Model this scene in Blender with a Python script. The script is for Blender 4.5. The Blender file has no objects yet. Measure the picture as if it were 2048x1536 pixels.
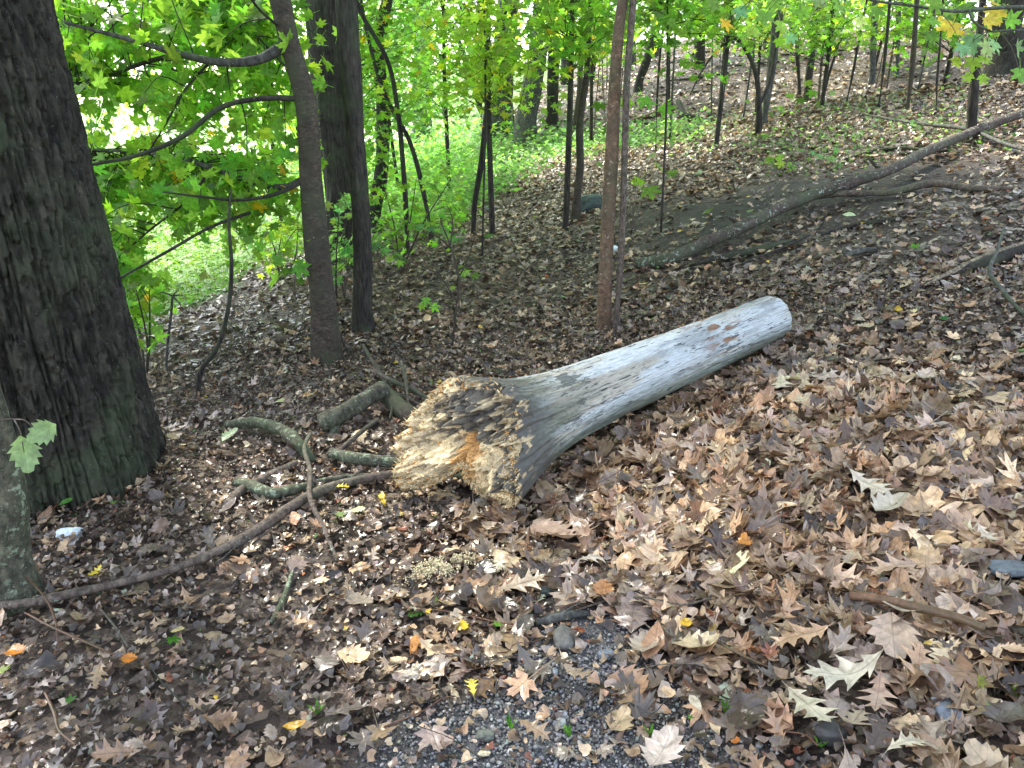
import bpy, math, random
import numpy as np
from math import radians, sin, cos, pi, tan
random.seed(7)
RNG = np.random.default_rng(11)
S = bpy.context.scene
COL = S.collection

# ------------------------------------------------------------------ camera
PITCH = radians(20.0)
FPX = 1547.0                      # focal length in photo pixels (2048 wide)
CAMZ = 1.6
cd = bpy.data.cameras.new('camera'); cam = bpy.data.objects.new('camera', cd); COL.objects.link(cam)
cam.location = (0, 0, CAMZ); cam.rotation_euler = (pi/2 - PITCH, 0, 0)
cd.sensor_width = 36.0; cd.lens = 36.0*FPX/2048.0; cd.clip_end = 2000; cd.clip_start = 0.05
S.camera = cam
# ------------------------------------------------------------------ light
SUN_EL, SUN_AZ = radians(52), radians(-38)     # azimuth measured from +Y towards +X (the sun stands beyond the lawn on the left)
w = bpy.data.worlds.new('World'); S.world = w; w.use_nodes = True
nt = w.node_tree; bg = nt.nodes['Background']
sky = nt.nodes.new('ShaderNodeTexSky'); sky.sky_type = 'NISHITA'; sky.sun_disc = False
sky.sun_elevation = SUN_EL; sky.sun_rotation = SUN_AZ
sky.air_density = 1.0; sky.dust_density = 1.5; sky.ozone_density = 1.0
hs = nt.nodes.new('ShaderNodeHueSaturation'); hs.inputs['Saturation'].default_value = .55   # thin bright cloud
nt.links.new(sky.outputs[0], hs.inputs['Color']); nt.links.new(hs.outputs[0], bg.inputs[0]); bg.inputs[1].default_value = 0.15
sl = bpy.data.lights.new('sun', 'SUN'); sl.energy = 2.6; sl.angle = radians(9); sl.color = (1, .95, .85)
sun = bpy.data.objects.new('sun', sl); COL.objects.link(sun)
sun.rotation_euler = (pi/2 - SUN_EL, 0, -SUN_AZ + pi)  # aims from the sun direction
import mathutils
sdir = mathutils.Vector((sin(SUN_AZ)*cos(SUN_EL), cos(SUN_AZ)*cos(SUN_EL), sin(SUN_EL)))
sun.rotation_euler = sdir.to_track_quat('Z', 'Y').to_euler()
S.view_settings.view_transform = 'Standard'; S.view_settings.look = 'None'
S.view_settings.exposure = 2.5; S.view_settings.gamma = 1.0
cy = S.cycles
cy.max_bounces = 6; cy.diffuse_bounces = 3; cy.glossy_bounces = 2; cy.transmission_bounces = 4; cy.transparent_max_bounces = 4
cy.caustics_reflective = False; cy.caustics_refractive = False
cy.use_denoising = True; cy.sample_clamp_indirect = 4.0
cy.use_adaptive_sampling = True; cy.adaptive_threshold = 0.02

# ------------------------------------------------------------------ numeric helpers
def _h(ix, iy, iz, seed):
    n = (ix*374761393 + iy*668265263 + iz*2147483647 % 1013904223 + seed*974711) & 0xffffffff
    n = ((n ^ (n >> 13))*1274126177) & 0xffffffff
    n = (n ^ (n >> 16)); n = (n*2246822519) & 0xffffffff
    return ((n ^ (n >> 15)) & 0xffffff)/float(0xffffff)
def vnoise(x, y, z=0.0, seed=0):
    x = np.asarray(x, float); y = np.asarray(y, float)+0*x; z = np.asarray(z, float)+0*x
    xi = np.floor(x).astype(np.int64); yi = np.floor(y).astype(np.int64); zi = np.floor(z).astype(np.int64)
    fx, fy, fz = x-xi, y-yi, z-zi
    fx = fx*fx*(3-2*fx); fy = fy*fy*(3-2*fy); fz = fz*fz*(3-2*fz)
    r = 0
    for dx in (0, 1):
        wx = fx if dx else 1-fx
        for dy in (0, 1):
            wy = fy if dy else 1-fy
            for dz in (0, 1):
                wz = fz if dz else 1-fz
                r = r + wx*wy*wz*_h(xi+dx, yi+dy, zi*7+dz*7, seed)
    return r
def fbm(x, y, z=0.0, seed=0, octv=4, gain=.5):
    r = 0; a = 1; t = 0; f = 1
    for o in range(octv):
        r = r + a*vnoise(np.asarray(x)*f+o*17.3, np.asarray(y)*f-o*9.1, np.asarray(z)*f+o*3.7, seed+o)
        t += a; a *= gain; f *= 2.03
    return r/t
def sstep(a, b, x):
    t = np.clip((np.asarray(x, float)-a)/(b-a), 0, 1); return t*t*(3-2*t)
def sp(x, k): return k*np.logaddexp(0, np.asarray(x, float)/k)

# ------------------------------------------------------------------ terrain
def hbase(x, y):
    x = np.asarray(x, float); y = np.asarray(y, float)
    r = sp(x-0.25, .3)*0.21
    r = 2.3*np.tanh(r/2.3)
    ang = x + 0.12*np.maximum(y-6, 0)
    rise = 0.072*sp(y-4.2, .6)*sstep(-2.2, 2.2, ang-0.3)
    rise = np.minimum(rise, 4.0)
    left = -1.25*np.tanh(0.17*sp(-1.7-x-0.05*y, .4)/1.25)
    dip = -0.55*np.exp(-((y-17.5)/3.2)**2)
    z = r + rise + left + dip
    return z
def h(x, y):
    x = np.asarray(x, float); y = np.asarray(y, float)
    z = hbase(x, y)
    d = np.hypot(x, y)
    z = z + 0.11*(fbm(x*.9+5, y*.9, 0, 3, 3)-.5) + 0.03*(fbm(x*4, y*4, 0, 9, 2)-.5)*np.clip(12/(d+1), 0, 1)
    z = z + 0.6*(fbm(x*.12, y*.12, 0, 21, 2)-.5)*sstep(14, 40, d)
    # low leaf heaps
    for (mx, my, mr, mh) in MOUNDS:
        z = z + mh*np.exp(-((x-mx)**2+(y-my)**2)/mr**2)
    return z
MOUNDS = [(-.75, 4.0, .45, .13), (1.35, 2.9, .5, .07), (.75, 3.2, .28, .06)]
OAKC = np.array([-2.13, 3.3])
CP, SP_ = cos(PITCH), sin(PITCH)
def ray(px, py):
    u = (px-1024)/FPX; v = (768-py)/FPX
    return np.array([u, CP+v*SP_, -SP_+v*CP])
def G(px, py, off=0.0, far=90):
    """ground point (raised by off) seen at a photo pixel"""
    d = ray(px, py); o = np.array([0, 0, CAMZ])
    ts = np.concatenate([np.arange(1.0, 12, .02), np.arange(12, far, .1)])
    P = o[None]+ts[:, None]*d[None]
    g = P[:, 2]-h(P[:, 0], P[:, 1])-off
    i = np.where(g < 0)[0]
    if len(i) == 0: return P[-1]
    i = i[0]
    if i == 0: return P[0]
    a = g[i-1]/(g[i-1]-g[i])
    return P[i-1]*(1-a)+P[i]*a
def PY(px, py, Y):
    d = ray(px, py); return np.array([0, 0, CAMZ])+d*(Y/d[1])
def depth(p): return p[1]*CP-(p[2]-CAMZ)*SP_
def wpx(width, p): return width*depth(p)/FPX       # metres of a width in photo pixels

# ------------------------------------------------------------------ object helpers
def tag(o, label=None, cat=None, group=None, kind=None):
    if label: o['label'] = label
    if cat: o['category'] = cat
    if group: o['group'] = group
    if kind: o['kind'] = kind
    return o
def empty(name, loc, label, cat, group=None):
    o = bpy.data.objects.new(name, None); COL.objects.link(o); o.location = tuple(float(v) for v in loc)
    o.empty_display_size = .1
    return tag(o, label, cat, group)
def mesh_np(name, V, Fs, mat, parent=None, col=None, uv=None, smooth=True, loc=None):
    """V (n,3) world coordinates; Fs list of (m,k) index arrays; parent's location is subtracted"""
    V = np.asarray(V, np.float64)
    org = np.array(parent.location) if parent is not None else (np.array(loc) if loc is not None else np.zeros(3))
    par = parent
    while par is not None and par.parent is not None:
        par = par.parent; org = org+np.array(par.location)
    me = bpy.data.meshes.new(name)
    Fs = [np.asarray(f, np.int32) for f in Fs if len(f)]
    nl = sum(f.size for f in Fs); nf = sum(len(f) for f in Fs)
    me.vertices.add(len(V)); me.vertices.foreach_set('co', (V-org).astype(np.float32).ravel())
    me.loops.add(nl); me.polygons.add(nf)
    li = np.concatenate([f.ravel() for f in Fs])
    tot = np.concatenate([np.full(len(f), f.shape[1], np.int32) for f in Fs])
    st = np.concatenate([[0], np.cumsum(tot)[:-1]]).astype(np.int32)
    me.loops.foreach_set('vertex_index', li)
    me.polygons.foreach_set('loop_start', st)
    me.polygons.foreach_set('loop_total', tot)
    me.update(calc_edges=True)
    if smooth: me.polygons.foreach_set('use_smooth', np.ones(nf, bool))
    if col is not None:
        c = np.ones((len(V), 4), np.float32); c[:, :3] = col
        a = me.color_attributes.new('col', 'FLOAT_COLOR', 'POINT'); a.data.foreach_set('color', c.ravel())
    if uv is not None:
        l = me.uv_layers.new(name='uv'); l.data.foreach_set('uv', np.asarray(uv, np.float32)[li].ravel())
    me.validate()
    if mat: me.materials.append(mat)
    o = bpy.data.objects.new(name, me); COL.objects.link(o)
    if parent is not None: o.parent = parent
    elif loc is not None: o.location = tuple(float(v) for v in loc)
    return o
class MBuf:
    def __init__(s): s.V = []; s.F = {3: [], 4: []}; s.C = []; s.U = []; s.n = 0
    def add(s, V, Fs, C=None, U=None):
        V = np.asarray(V, float); s.V.append(V)
        for f in Fs:
            f = np.asarray(f)
            if len(f): s.F[f.shape[1]].append(f+s.n)
        s.C.append(np.broadcast_to(np.asarray(C if C is not None else (.5, .5, .5), float), (len(V), 3)))
        s.U.append(U if U is not None else np.zeros((len(V), 2)))
        s.n += len(V)
    def build(s, name, mat, parent=None, loc=None, smooth=True):
        return mesh_np(name, np.concatenate(s.V), [np.concatenate(f) for f in s.F.values() if f], mat, parent,
                       np.concatenate(s.C), np.concatenate(s.U), smooth, loc)

def catmull(P, n):
    P = np.asarray(P, float); m = len(P)
    if m == 2: t = np.linspace(0, 1, n)[:, None]; return P[0]*(1-t)+P[1]*t
    seg = np.linalg.norm(np.diff(P[:, :3], axis=0), axis=1)+1e-6; cum = np.concatenate([[0], np.cumsum(seg)])
    D = np.diff(P, axis=0)/seg[:, None]; M = np.zeros_like(P); M[0] = D[0]; M[-1] = D[-1]
    M[1:-1] = (D[:-1]*seg[1:, None]+D[1:]*seg[:-1, None])/(seg[:-1]+seg[1:])[:, None]
    out = []
    for s_ in np.linspace(0, cum[-1], n):
        i = max(min(np.searchsorted(cum, s_, 'right')-1, m-2), 0); L = seg[i]; t = (s_-cum[i])/L
        out.append((2*t**3-3*t*t+1)*P[i]+(t**3-2*t*t+t)*L*M[i]+(-2*t**3+3*t*t)*P[i+1]+(t**3-t*t)*L*M[i+1])
    return np.array(out)
def tube(P, R, k=10, seed=0, rough=.06, freq=6., n=None, cap=True, knots=0, ridge=0.0, ridf=8, ends=None):
    """tube round a smoothed path; returns V, Fs, UV (metres)"""
    P = np.asarray(P, float); R = np.asarray(R, float)
    L = np.linalg.norm(np.diff(P, axis=0), axis=1).sum()
    if n is None: n = int(max(6, min(260, L/ (max(R.mean(), .003)*.9))))
    X = catmull(np.column_stack([P, R]), n); P = X[:, :3]; R = np.maximum(X[:, 3], .0008)
    T = np.gradient(P, axis=0); T /= np.linalg.norm(T, axis=1)[:, None]+1e-9
    ref = np.array([0, 0, 1.]) if abs(T[0][2]) < .9 else np.array([1., 0, 0])
    N = np.cross(T[0], ref); N /= np.linalg.norm(N)
    s_ = np.concatenate([[0], np.cumsum(np.linalg.norm(np.diff(P, axis=0), axis=1))])
    if knots:
        rr = random.Random(seed)
        for _ in range(knots):
            c = rr.uniform(0, s_[-1]); R = R*(1+rr.uniform(.08, .2)*np.exp(-((s_-c)/(R.mean()*.8))**2))
    th = np.linspace(0, 2*pi, k, endpoint=False)
    Vs = np.zeros((n, k, 3)); U = np.zeros((n, k, 2))
    for i in range(n):
        N = N-T[i]*np.dot(N, T[i]); N /= np.linalg.norm(N)+1e-9
        B = np.cross(T[i], N)
        Vs[i] = np.cos(th)[:, None]*N+np.sin(th)[:, None]*B
        U[i, :, 0] = th*R.mean(); U[i, :, 1] = s_[i]
    rm = R[:, None]*np.ones(k)[None]
    nz = fbm(Vs[..., 0]*1.5+s_[:, None]*freq*.5, Vs[..., 1]*1.5+seed*3.1, Vs[..., 2]*1.5+s_[:, None]*freq*.3, seed, 3)-.5
    rm = rm*(1+2*rough*nz)
    if ridge:
        q = vnoise(np.cos(th)[None]*ridf+0*s_[:, None], np.sin(th)[None]*ridf+0*s_[:, None], s_[:, None]*1.6+0*th[None], seed+5)
        rm = rm*(1+ridge*(np.abs(2*q-1)-.5)*2)
    V = (P[:, None]+Vs*rm[..., None]).reshape(-1, 3)
    i = np.arange(n-1)[:, None]*k; j = np.arange(k)[None]; j2 = (j+1) % k
    F4 = np.stack([i+j, i+j2, i+k+j2, i+k+j], -1).reshape(-1, 4)
    Fs = [F4]; U = U.reshape(-1, 2)
    if cap:
        c0 = P[0]-T[0]*R[0]*.15; c1 = P[-1]+T[-1]*R[-1]*.15
        V = np.vstack([V, c0, c1]); U = np.vstack([U, [0, 0], [0, s_[-1]]])
        jj = np.arange(k)
        F3 = np.concatenate([np.stack([(jj+1) % k, jj, np.full(k, n*k)], -1),
                             np.stack([(n-1)*k+jj, (n-1)*k+(jj+1) % k, np.full(k, n*k+1)], -1)])
        Fs.append(F3)
    return V, Fs, U

# ------------------------------------------------------------------ materials
def newmat(name):
    m = bpy.data.materials.new(name); m.use_nodes = True; nt = m.node_tree
    for n in list(nt.nodes):
        if n.type != 'OUTPUT_MATERIAL' and n.type != 'BSDF_PRINCIPLED': nt.nodes.remove(n)
    return m, nt, nt.nodes['Principled BSDF']
def N(nt, t, **kw):
    n = nt.nodes.new(t)
    for k, v in kw.items():
        if k in n.inputs: n.inputs[k].default_value = v
        else: setattr(n, k, v)
    return n
def ramp(nt, fac, stops, interp='LINEAR'):
    n = nt.nodes.new('ShaderNodeValToRGB'); n.color_ramp.interpolation = interp
    e = n.color_ramp.elements
    while len(e) > 1: e.remove(e[0])
    e[0].position = stops[0][0]; e[0].color = (*stops[0][1], 1)
    for p, c in stops[1:]:
        x = e.new(p); x.color = (*c, 1)
    nt.links.new(fac, n.inputs[0]); return n.outputs[0]
def mixc(nt, fac, a, b, mode='MIX'):
    n = nt.nodes.new('ShaderNodeMix'); n.data_type = 'RGBA'; n.blend_type = mode
    for s_, v in ((0, fac), (6, a), (7, b)):
        if hasattr(v, 'links'): nt.links.new(v, n.inputs[s_])
        elif s_ == 0: n.inputs[0].default_value = v
        else: n.inputs[s_].default_value = (*v, 1)
    return n.outputs[2]
def noise(nt, vec, scale, detail=4, rough=.55, dist=0.0):
    n = N(nt, 'ShaderNodeTexNoise'); n.inputs['Scale'].default_value = scale; n.inputs['Detail'].default_value = detail
    n.inputs['Roughness'].default_value = rough; n.inputs['Distortion'].default_value = dist
    if vec is not None: nt.links.new(vec, n.inputs['Vector'])
    return n.outputs[0]
def mapping(nt, vec, scale):
    n = N(nt, 'ShaderNodeMapping'); n.inputs['Scale'].default_value = scale; nt.links.new(vec, n.inputs['Vector']); return n.outputs[0]
def bump(nt, bs, height, strength=.5, dist=.01):
    b = N(nt, 'ShaderNodeBump'); b.inputs['Strength'].default_value = strength; b.inputs['Distance'].default_value = dist
    nt.links.new(height, b.inputs['Height']); nt.links.new(b.outputs[0], bs.inputs['Normal']); return b
def attr(nt, name='col'):
    a = N(nt, 'ShaderNodeAttribute'); a.attribute_name = name; return a.outputs['Color']

def bark(name, c1, c2, lichen=None, lich_amt=.6, vs=(60, 60, 8), bstr=.8, bdist=.012, rough=.85, furrow=True, tint=None):
    """bark from UV metres: x round the stem, y along it"""
    m, nt, bs = newmat(name)
    uv = N(nt, 'ShaderNodeUVMap').outputs[0]
    ob = N(nt, 'ShaderNodeTexCoord').outputs['Object']
    mp = mapping(nt, ob, vs)
    a = noise(nt, mp, 1.0, 7, .68, .5)
    c = ramp(nt, a, [(.38, c1), (.50, tuple((p+q)/2 for p, q in zip(c1, c2))), (.60, c2), (.72, tuple(min(1, v*1.5) for v in c2))])
    bl = noise(nt, ob, 4.5, 5, .65, .3)
    if tint is not None: c = mixc(nt, ramp(nt, bl, [(.45, (0, 0, 0)), (.60, (1, 1, 1))]), c, tint)
    k = ramp(nt, noise(nt, ob, 13, 5, .7), [(.30, (.45, .45, .45)), (.70, (1.0, 1.0, 1.0))])
    c = mixc(nt, 1.0, c, k, 'MULTIPLY')
    gn = ramp(nt, noise(nt, ob, 2.2, 4, .6), [(.50, (0, 0, 0)), (.66, (.55, .55, .55))])
    c = mixc(nt, gn, c, (.060, .085, .040))
    if lichen:
        l = noise(nt, ob, 34, 6, .7, .2); lm = ramp(nt, l, [(lich_amt, (0, 0, 0)), (lich_amt+.03, (.9, .9, .9))])
        big = ramp(nt, noise(nt, ob, 5.5, 4, .65), [(.42, (0, 0, 0)), (.56, (1, 1, 1))])
        c = mixc(nt, mixc(nt, 1.0, lm, big, 'MULTIPLY'), c, lichen)
        sp_ = ramp(nt, noise(nt, ob, 120, 2, .5), [(.70, (0, 0, 0)), (.74, (.8, .8, .8))]); c = mixc(nt, sp_, c, lichen)
    nt.links.new(c, bs.inputs['Base Color']); bs.inputs['Roughness'].default_value = rough
    bs.inputs['Specular IOR Level'].default_value = .3
    bump(nt, bs, a, bstr, bdist)
    return m
def leafmat(name, trans=0.45, rough=.45, spec=.4, tgain=(2.05, 1.9, 1.0), vein=True, veinamt=.22):
    m, nt, bs = newmat(name)
    c = attr(nt)
    ob = N(nt, 'ShaderNodeTexCoord').outputs['Object']
    nz = noise(nt, ob, 45, 3, .6)
    cc = mixc(nt, nz, c, (0.0, 0.0, 0.0), 'MIX')
    v = N(nt, 'ShaderNodeMapRange'); nt.links.new(nz, v.inputs[0]); v.inputs[1].default_value = .3; v.inputs[2].default_value = .7
    v.inputs[3].default_value = .72; v.inputs[4].default_value = 1.28
    mul = N(nt, 'ShaderNodeVectorMath', operation='SCALE'); nt.links.new(c, mul.inputs[0]); nt.links.new(v.outputs[0], mul.inputs['Scale'])
    c = mul.outputs[0]
    if vein:
        uvs = N(nt, 'ShaderNodeSeparateXYZ'); nt.links.new(N(nt, 'ShaderNodeUVMap').outputs[0], uvs.inputs[0])
        def M(op, a, b_=None):
            n = N(nt, 'ShaderNodeMath', operation=op)
            for i_, v_ in enumerate((a, b_)):
                if v_ is None: continue
                if hasattr(v_, 'links'): nt.links.new(v_, n.inputs[i_])
                else: n.inputs[i_].default_value = v_
            return n.outputs[0]
        ax_ = M('ABSOLUTE', uvs.outputs[0]); mid = M('LESS_THAN', ax_, .011)
        side_ = M('LESS_THAN', M('FRACT', M('MULTIPLY', M('SUBTRACT', uvs.outputs[1], M('MULTIPLY', ax_, .85)), 6.5)), .11)
        vv = M('MAXIMUM', mid, M('MULTIPLY', side_, .5)); fac = M('ADD', 1.0, M('MULTIPLY', vv, veinamt))
        m2 = N(nt, 'ShaderNodeVectorMath', operation='SCALE'); nt.links.new(c, m2.inputs[0]); nt.links.new(fac, m2.inputs['Scale']); c = m2.outputs[0]
        blot = ramp(nt, noise(nt, ob, 17, 5, .7), [(.32, (.55, .51, .48)), (.47, (1, 1, 1))])
        if veinamt < 0: c = mixc(nt, 1.0, c, blot, 'MULTIPLY')
        bp = N(nt, 'ShaderNodeBump'); bp.inputs['Strength'].default_value = .5; bp.inputs['Distance'].default_value = .003
        nt.links.new(M('ADD', nz, M('MULTIPLY', vv, .6)), bp.inputs['Height']); nt.links.new(bp.outputs[0], bs.inputs['Normal'])
    nt.links.new(c, bs.inputs['Base Color']); bs.inputs['Roughness'].default_value = rough; bs.inputs['Specular IOR Level'].default_value = spec
    if trans > 0:
        tr = N(nt, 'ShaderNodeBsdfTranslucent')
        g = N(nt, 'ShaderNodeVectorMath', operation='MULTIPLY'); nt.links.new(c, g.inputs[0]); g.inputs[1].default_value = tgain
        nt.links.new(g.outputs[0], tr.inputs['Color'])
        mx = N(nt, 'ShaderNodeMixShader'); mx.inputs[0].default_value = trans
        nt.links.new(bs.outputs[0], mx.inputs[1]); nt.links.new(tr.outputs[0], mx.inputs[2])
        nt.links.new(mx.outputs[0], nt.nodes['Material Output'].inputs['Surface'])
    return m
def colmat(name, rough=.8, spec=.3, bscale=60, bstr=.4, bdist=.004, var=.35):
    """colour from the mesh's own colour attribute, broken up with fine noise"""
    m, nt, bs = newmat(name)
    ob = N(nt, 'ShaderNodeTexCoord').outputs['Object']; nz = noise(nt, ob, bscale, 4, .65)
    v = N(nt, 'ShaderNodeMapRange'); nt.links.new(nz, v.inputs[0]); v.inputs[1].default_value = .3; v.inputs[2].default_value = .7
    v.inputs[3].default_value = 1-var; v.inputs[4].default_value = 1+var
    mul = N(nt, 'ShaderNodeVectorMath', operation='SCALE'); nt.links.new(attr(nt), mul.inputs[0]); nt.links.new(v.outputs[0], mul.inputs['Scale'])
    nt.links.new(mul.outputs[0], bs.inputs['Base Color']); bs.inputs['Roughness'].default_value = rough
    bs.inputs['Specular IOR Level'].default_value = spec
    bump(nt, bs, nz, bstr, bdist); return m

M_LITTER = leafmat('dead_leaf', trans=.12, rough=.28, spec=.55, tgain=(1.2, 1.1, .9), veinamt=-.30)
M_GREEN = leafmat('green_leaf', trans=.62, rough=.4, spec=.4)
M_CANOPY = leafmat('canopy_leaf', trans=.4, rough=.5, spec=.3, vein=False)
M_GRASS = leafmat('grass_blade', trans=.35, rough=.5, spec=.2, vein=False)
M_OAK = bark('furrowed_oak_bark', (.013, .012, .009), (.060, .056, .042), (.17, .19, .16), .68, (26, 26, 9), 1.0, .014)
M_MAPLE = bark('brown_maple_bark', (.034, .027, .020), (.100, .080, .060), (.20, .20, .17), .72, (30, 30, 60), .35, .004, tint=(.060, .055, .038))
M_DARK = bark('dark_furrowed_bark', (.015, .013, .011), (.066, .058, .047), (.12, .14, .11), .70, (55, 55, 9), .9, .01)
M_ORANGE = bark('orange_brown_bark', (.10, .062, .038), (.24, .155, .095), (.36, .31, .25), .60, (40, 40, 45), .5, .005, tint=(.14, .105, .07))
M_GREY = bark('grey_green_bark', (.035, .035, .033), (.13, .13, .115), (.22, .24, .20), .64, (35, 35, 14), .6, .008)
M_STICK = bark('stick_bark', (.060, .045, .036), (.19, .15, .12), (.26, .30, .25), .62, (50, 50, 30), .5, .004)
M_MOSSY = bark('mossy_bark', (.040, .042, .028), (.14, .135, .095), (.24, .29, .20), .56, (40, 40, 30), .6, .004)
M_LICHEN = bark('lichen_branch_bark', (.045, .032, .027), (.12, .088, .072), (.30, .37, .30), .57, (40, 40, 30), .5, .005)
M_RED = bark('reddish_wet_bark', (.12, .055, .035), (.22, .11, .065), (.28, .19, .14), .68, (30, 30, 30), .4, .003, rough=.35)
M_PALEWOOD = bark('split_pale_wood', (.10, .08, .06), (.38, .31, .22), None, .6, (60, 14, 60), .7, .006)
M_STONE = colmat('stone', .6, .4, 40, .5, .004)
M_ROT = colmat('rotten_wood', .95, .15, 160, .9, .006, .4)
M_GRAVEL = colmat('gravel', .55, .45, 90, .3, .002, .2)

# ------------------------------------------------------------------ ground sheet
def lawn_mask(x, y):
    # the lawn lies down the bank on the left, beyond the oak
    e = x+2.15+.33*(y-6.3)*0+.0
    b = fbm(x*.8, y*.8, 0, 31, 3)-.5
    return sstep(-.25, .25, -(x+2.9-.16*(y-6.5))+b*.9)*sstep(5.6, 6.6, y+b*1.2-.25*(x+4))
def bare_mask(x, y):
    b = fbm(x*1.3, y*1.3, 0, 41, 4)-.5
    soil = 1.0*np.exp(-(((x-2.8)/1.8)**2+((y-7.5)/1.1)**2))+1.2*(fbm(x*3.2, y*3.2, 0, 43, 4)-.5)*np.exp(-(((x-2.8)/2.4)**2+((y-7.5)/1.5)**2))
    path = np.exp(-(((x-.10)/.56)**2+((y-1.50)/.31)**2)**1.5)
    path2 = np.exp(-(((x-.20)/.24)**2+((y-1.92)/.28)**2)**1.5)
    return np.clip(np.maximum(soil*1.1, np.maximum(path, path2)*1.25)+b*1.1, 0, 1)
def make_ground():
    def axis(lo, hi, f, s0, g):
        a = [0.0]; s_ = s0
        while a[-1] < hi: a.append(a[-1]+s_); s_ = s0 if a[-1] < f else s_*g
        b = [0.0]; s_ = s0
        while b[-1] > lo: b.append(b[-1]-s_); s_ = s0 if b[-1] > -f else s_*g
        return np.array(b[::-1][:-1]+a)
    xs = axis(-500, 500, 5, .05, 1.05); ys = axis(-300, 700, 9, .05, 1.05)
    X, Y = np.meshgrid(xs, ys); Z = h(X, Y)
    V = np.stack([X, Y, Z], -1).reshape(-1, 3)
    nx, ny = len(xs), len(ys)
    i = np.arange(ny-1)[:, None]*nx; j = np.arange(nx-1)[None]
    F = np.stack([i+j, i+j+1, i+nx+j+1, i+nx+j], -1).reshape(-1, 4)
    lm = lawn_mask(V[:, 0], V[:, 1]); bm = bare_mask(V[:, 0], V[:, 1])
    path = bm*(V[:, 1] < 4)
    col = np.stack([lm, bm, path], -1)
    m, nt, bs = newmat('forest_soil')
    a = attr(nt); sepn = N(nt, 'ShaderNodeSeparateColor'); nt.links.new(a, sepn.inputs[0])
    ob = N(nt, 'ShaderNodeTexCoord').outputs['Object']
    vo = N(nt, 'ShaderNodeTexVoronoi'); vo.inputs['Scale'].default_value = 38; nt.links.new(ob, vo.inputs['Vector'])
    s2 = N(nt, 'ShaderNodeSeparateColor'); nt.links.new(vo.outputs['Color'], s2.inputs[0])
    lit = ramp(nt, s2.outputs[0], [(0, (.018, .012, .009)), (.4, (.055, .038, .028)), (.75, (.11, .08, .06)), (1, (.20, .155, .115))])
    soil = ramp(nt, noise(nt, ob, 30, 5, .6), [(.32, (.007, .006, .0055)), (.55, (.024, .021, .019)), (.75, (.060, .052, .045))])
    grit = ramp(nt, noise(nt, ob, 150, 3, .6), [(.35, (.05, .05, .05)), (.7, (.20, .20, .205))])
    soil2 = mixc(nt, sepn.outputs[2], soil, grit)
    c = mixc(nt, sepn.outputs[1], lit, soil2)
    grn = ramp(nt, noise(nt, ob, 6, 5, .7), [(.3, (.05, .12, .02)), (.7, (.14, .26, .05))])
    c = mixc(nt, sepn.outputs[0], c, grn)
    nt.links.new(c, bs.inputs['Base Color']); bs.inputs['Roughness'].default_value = .7
    bs.inputs['Specular IOR Level'].default_value = .3
    bump(nt, bs, noise(nt, ob, 40, 5, .7), .8, .02)
    o = mesh_np('ground', V, [F], m, col=col); tag(o, kind='structure')
make_ground()

# ------------------------------------------------------------------ leaf shapes
def mirror(half):
    a = [(t, r) for t, r in half]; b = [(-t, r) for t, r in half[::-1] if 0 < t < 180]
    return a+b
def palmate(teeth=True):
    half = [(0, 1.0), (7, .80), (13, .84), (18, .56), (25, .44), (33, .62), (41, .72), (49, .98), (57, .72), (64, .74), (72, .46), (80, .40),
            (92, .55), (103, .74), (114, .52), (135, .44), (160, .36), (180, .14)] if teeth else \
           [(0, 1.0), (24, .45), (49, .96), (76, .42), (103, .72), (140, .42), (180, .14)]
    o = mirror(half)
    V = [(0, 0, 0)]+[(r*sin(radians(t)), r*cos(radians(t)), 0) for t, r in o]
    n = len(o); F = [(0, 1+(i+1) % n, 1+i) for i in range(n)]
    V = np.array(V); V[:, :] *= .55
    # petiole
    k = len(V); V = np.vstack([V, [(-.012, -.06, 0), (.012, -.06, 0), (.006, -.62, -.05), (-.006, -.62, -.05)]])
    F += [(k, k+2, k+1), (k, k+3, k+2)]
    return V, np.array(F)
def oak(lod=0):
    # stations up the midrib: (y, half width)
    if lod == 0:
        st = [(-.5, .02), (-.40, .05), (-.33, .20), (-.25, .09), (-.10, .34), (-.12, .30), (.0, .10), (.13, .38), (.20, .30), (.24, .12), (.36, .26), (.38, .09), (.46, .05), (.56, .0)]
        st = [(-.5, .02, 0), (-.42, .05, 0), (-.30, .20, .05), (-.27, .08, 0), (-.14, .12, 0), (-.02, .36, .10), (.0, .24, .05), (.06, .10, 0), (.16, .14, 0), (.25, .37, .09), (.28, .20, .04),
              (.32, .09, 0), (.38, .10, 0), (.44, .22, .06), (.46, .08, 0), (.58, .0, 0)]
    else:
        st = [(-.5, .03, 0), (-.25, .20, .03), (-.12, .10, 0), (.1, .35, .08), (.2, .12, 0), (.36, .26, .06), (.58, .0, 0)]
    V = []; F = []
    for y, wd, up in st:
        V += [(0, y, 0), (-wd, y+up, 0), (wd, y+up, 0)]
    for i in range(len(st)-1):
        a = 3*i; b = a+3
        F += [(a, b, b+1), (a, b+1, a+1), (a, a+2, b+2), (a, b+2, b)]
    k = len(V); V += [(-.01, -.5, 0), (.01, -.5, 0), (.006, -.72, -.04)]; F += [(k, k+2, k+1)]
    return np.array(V, float), np.array(F)
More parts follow.
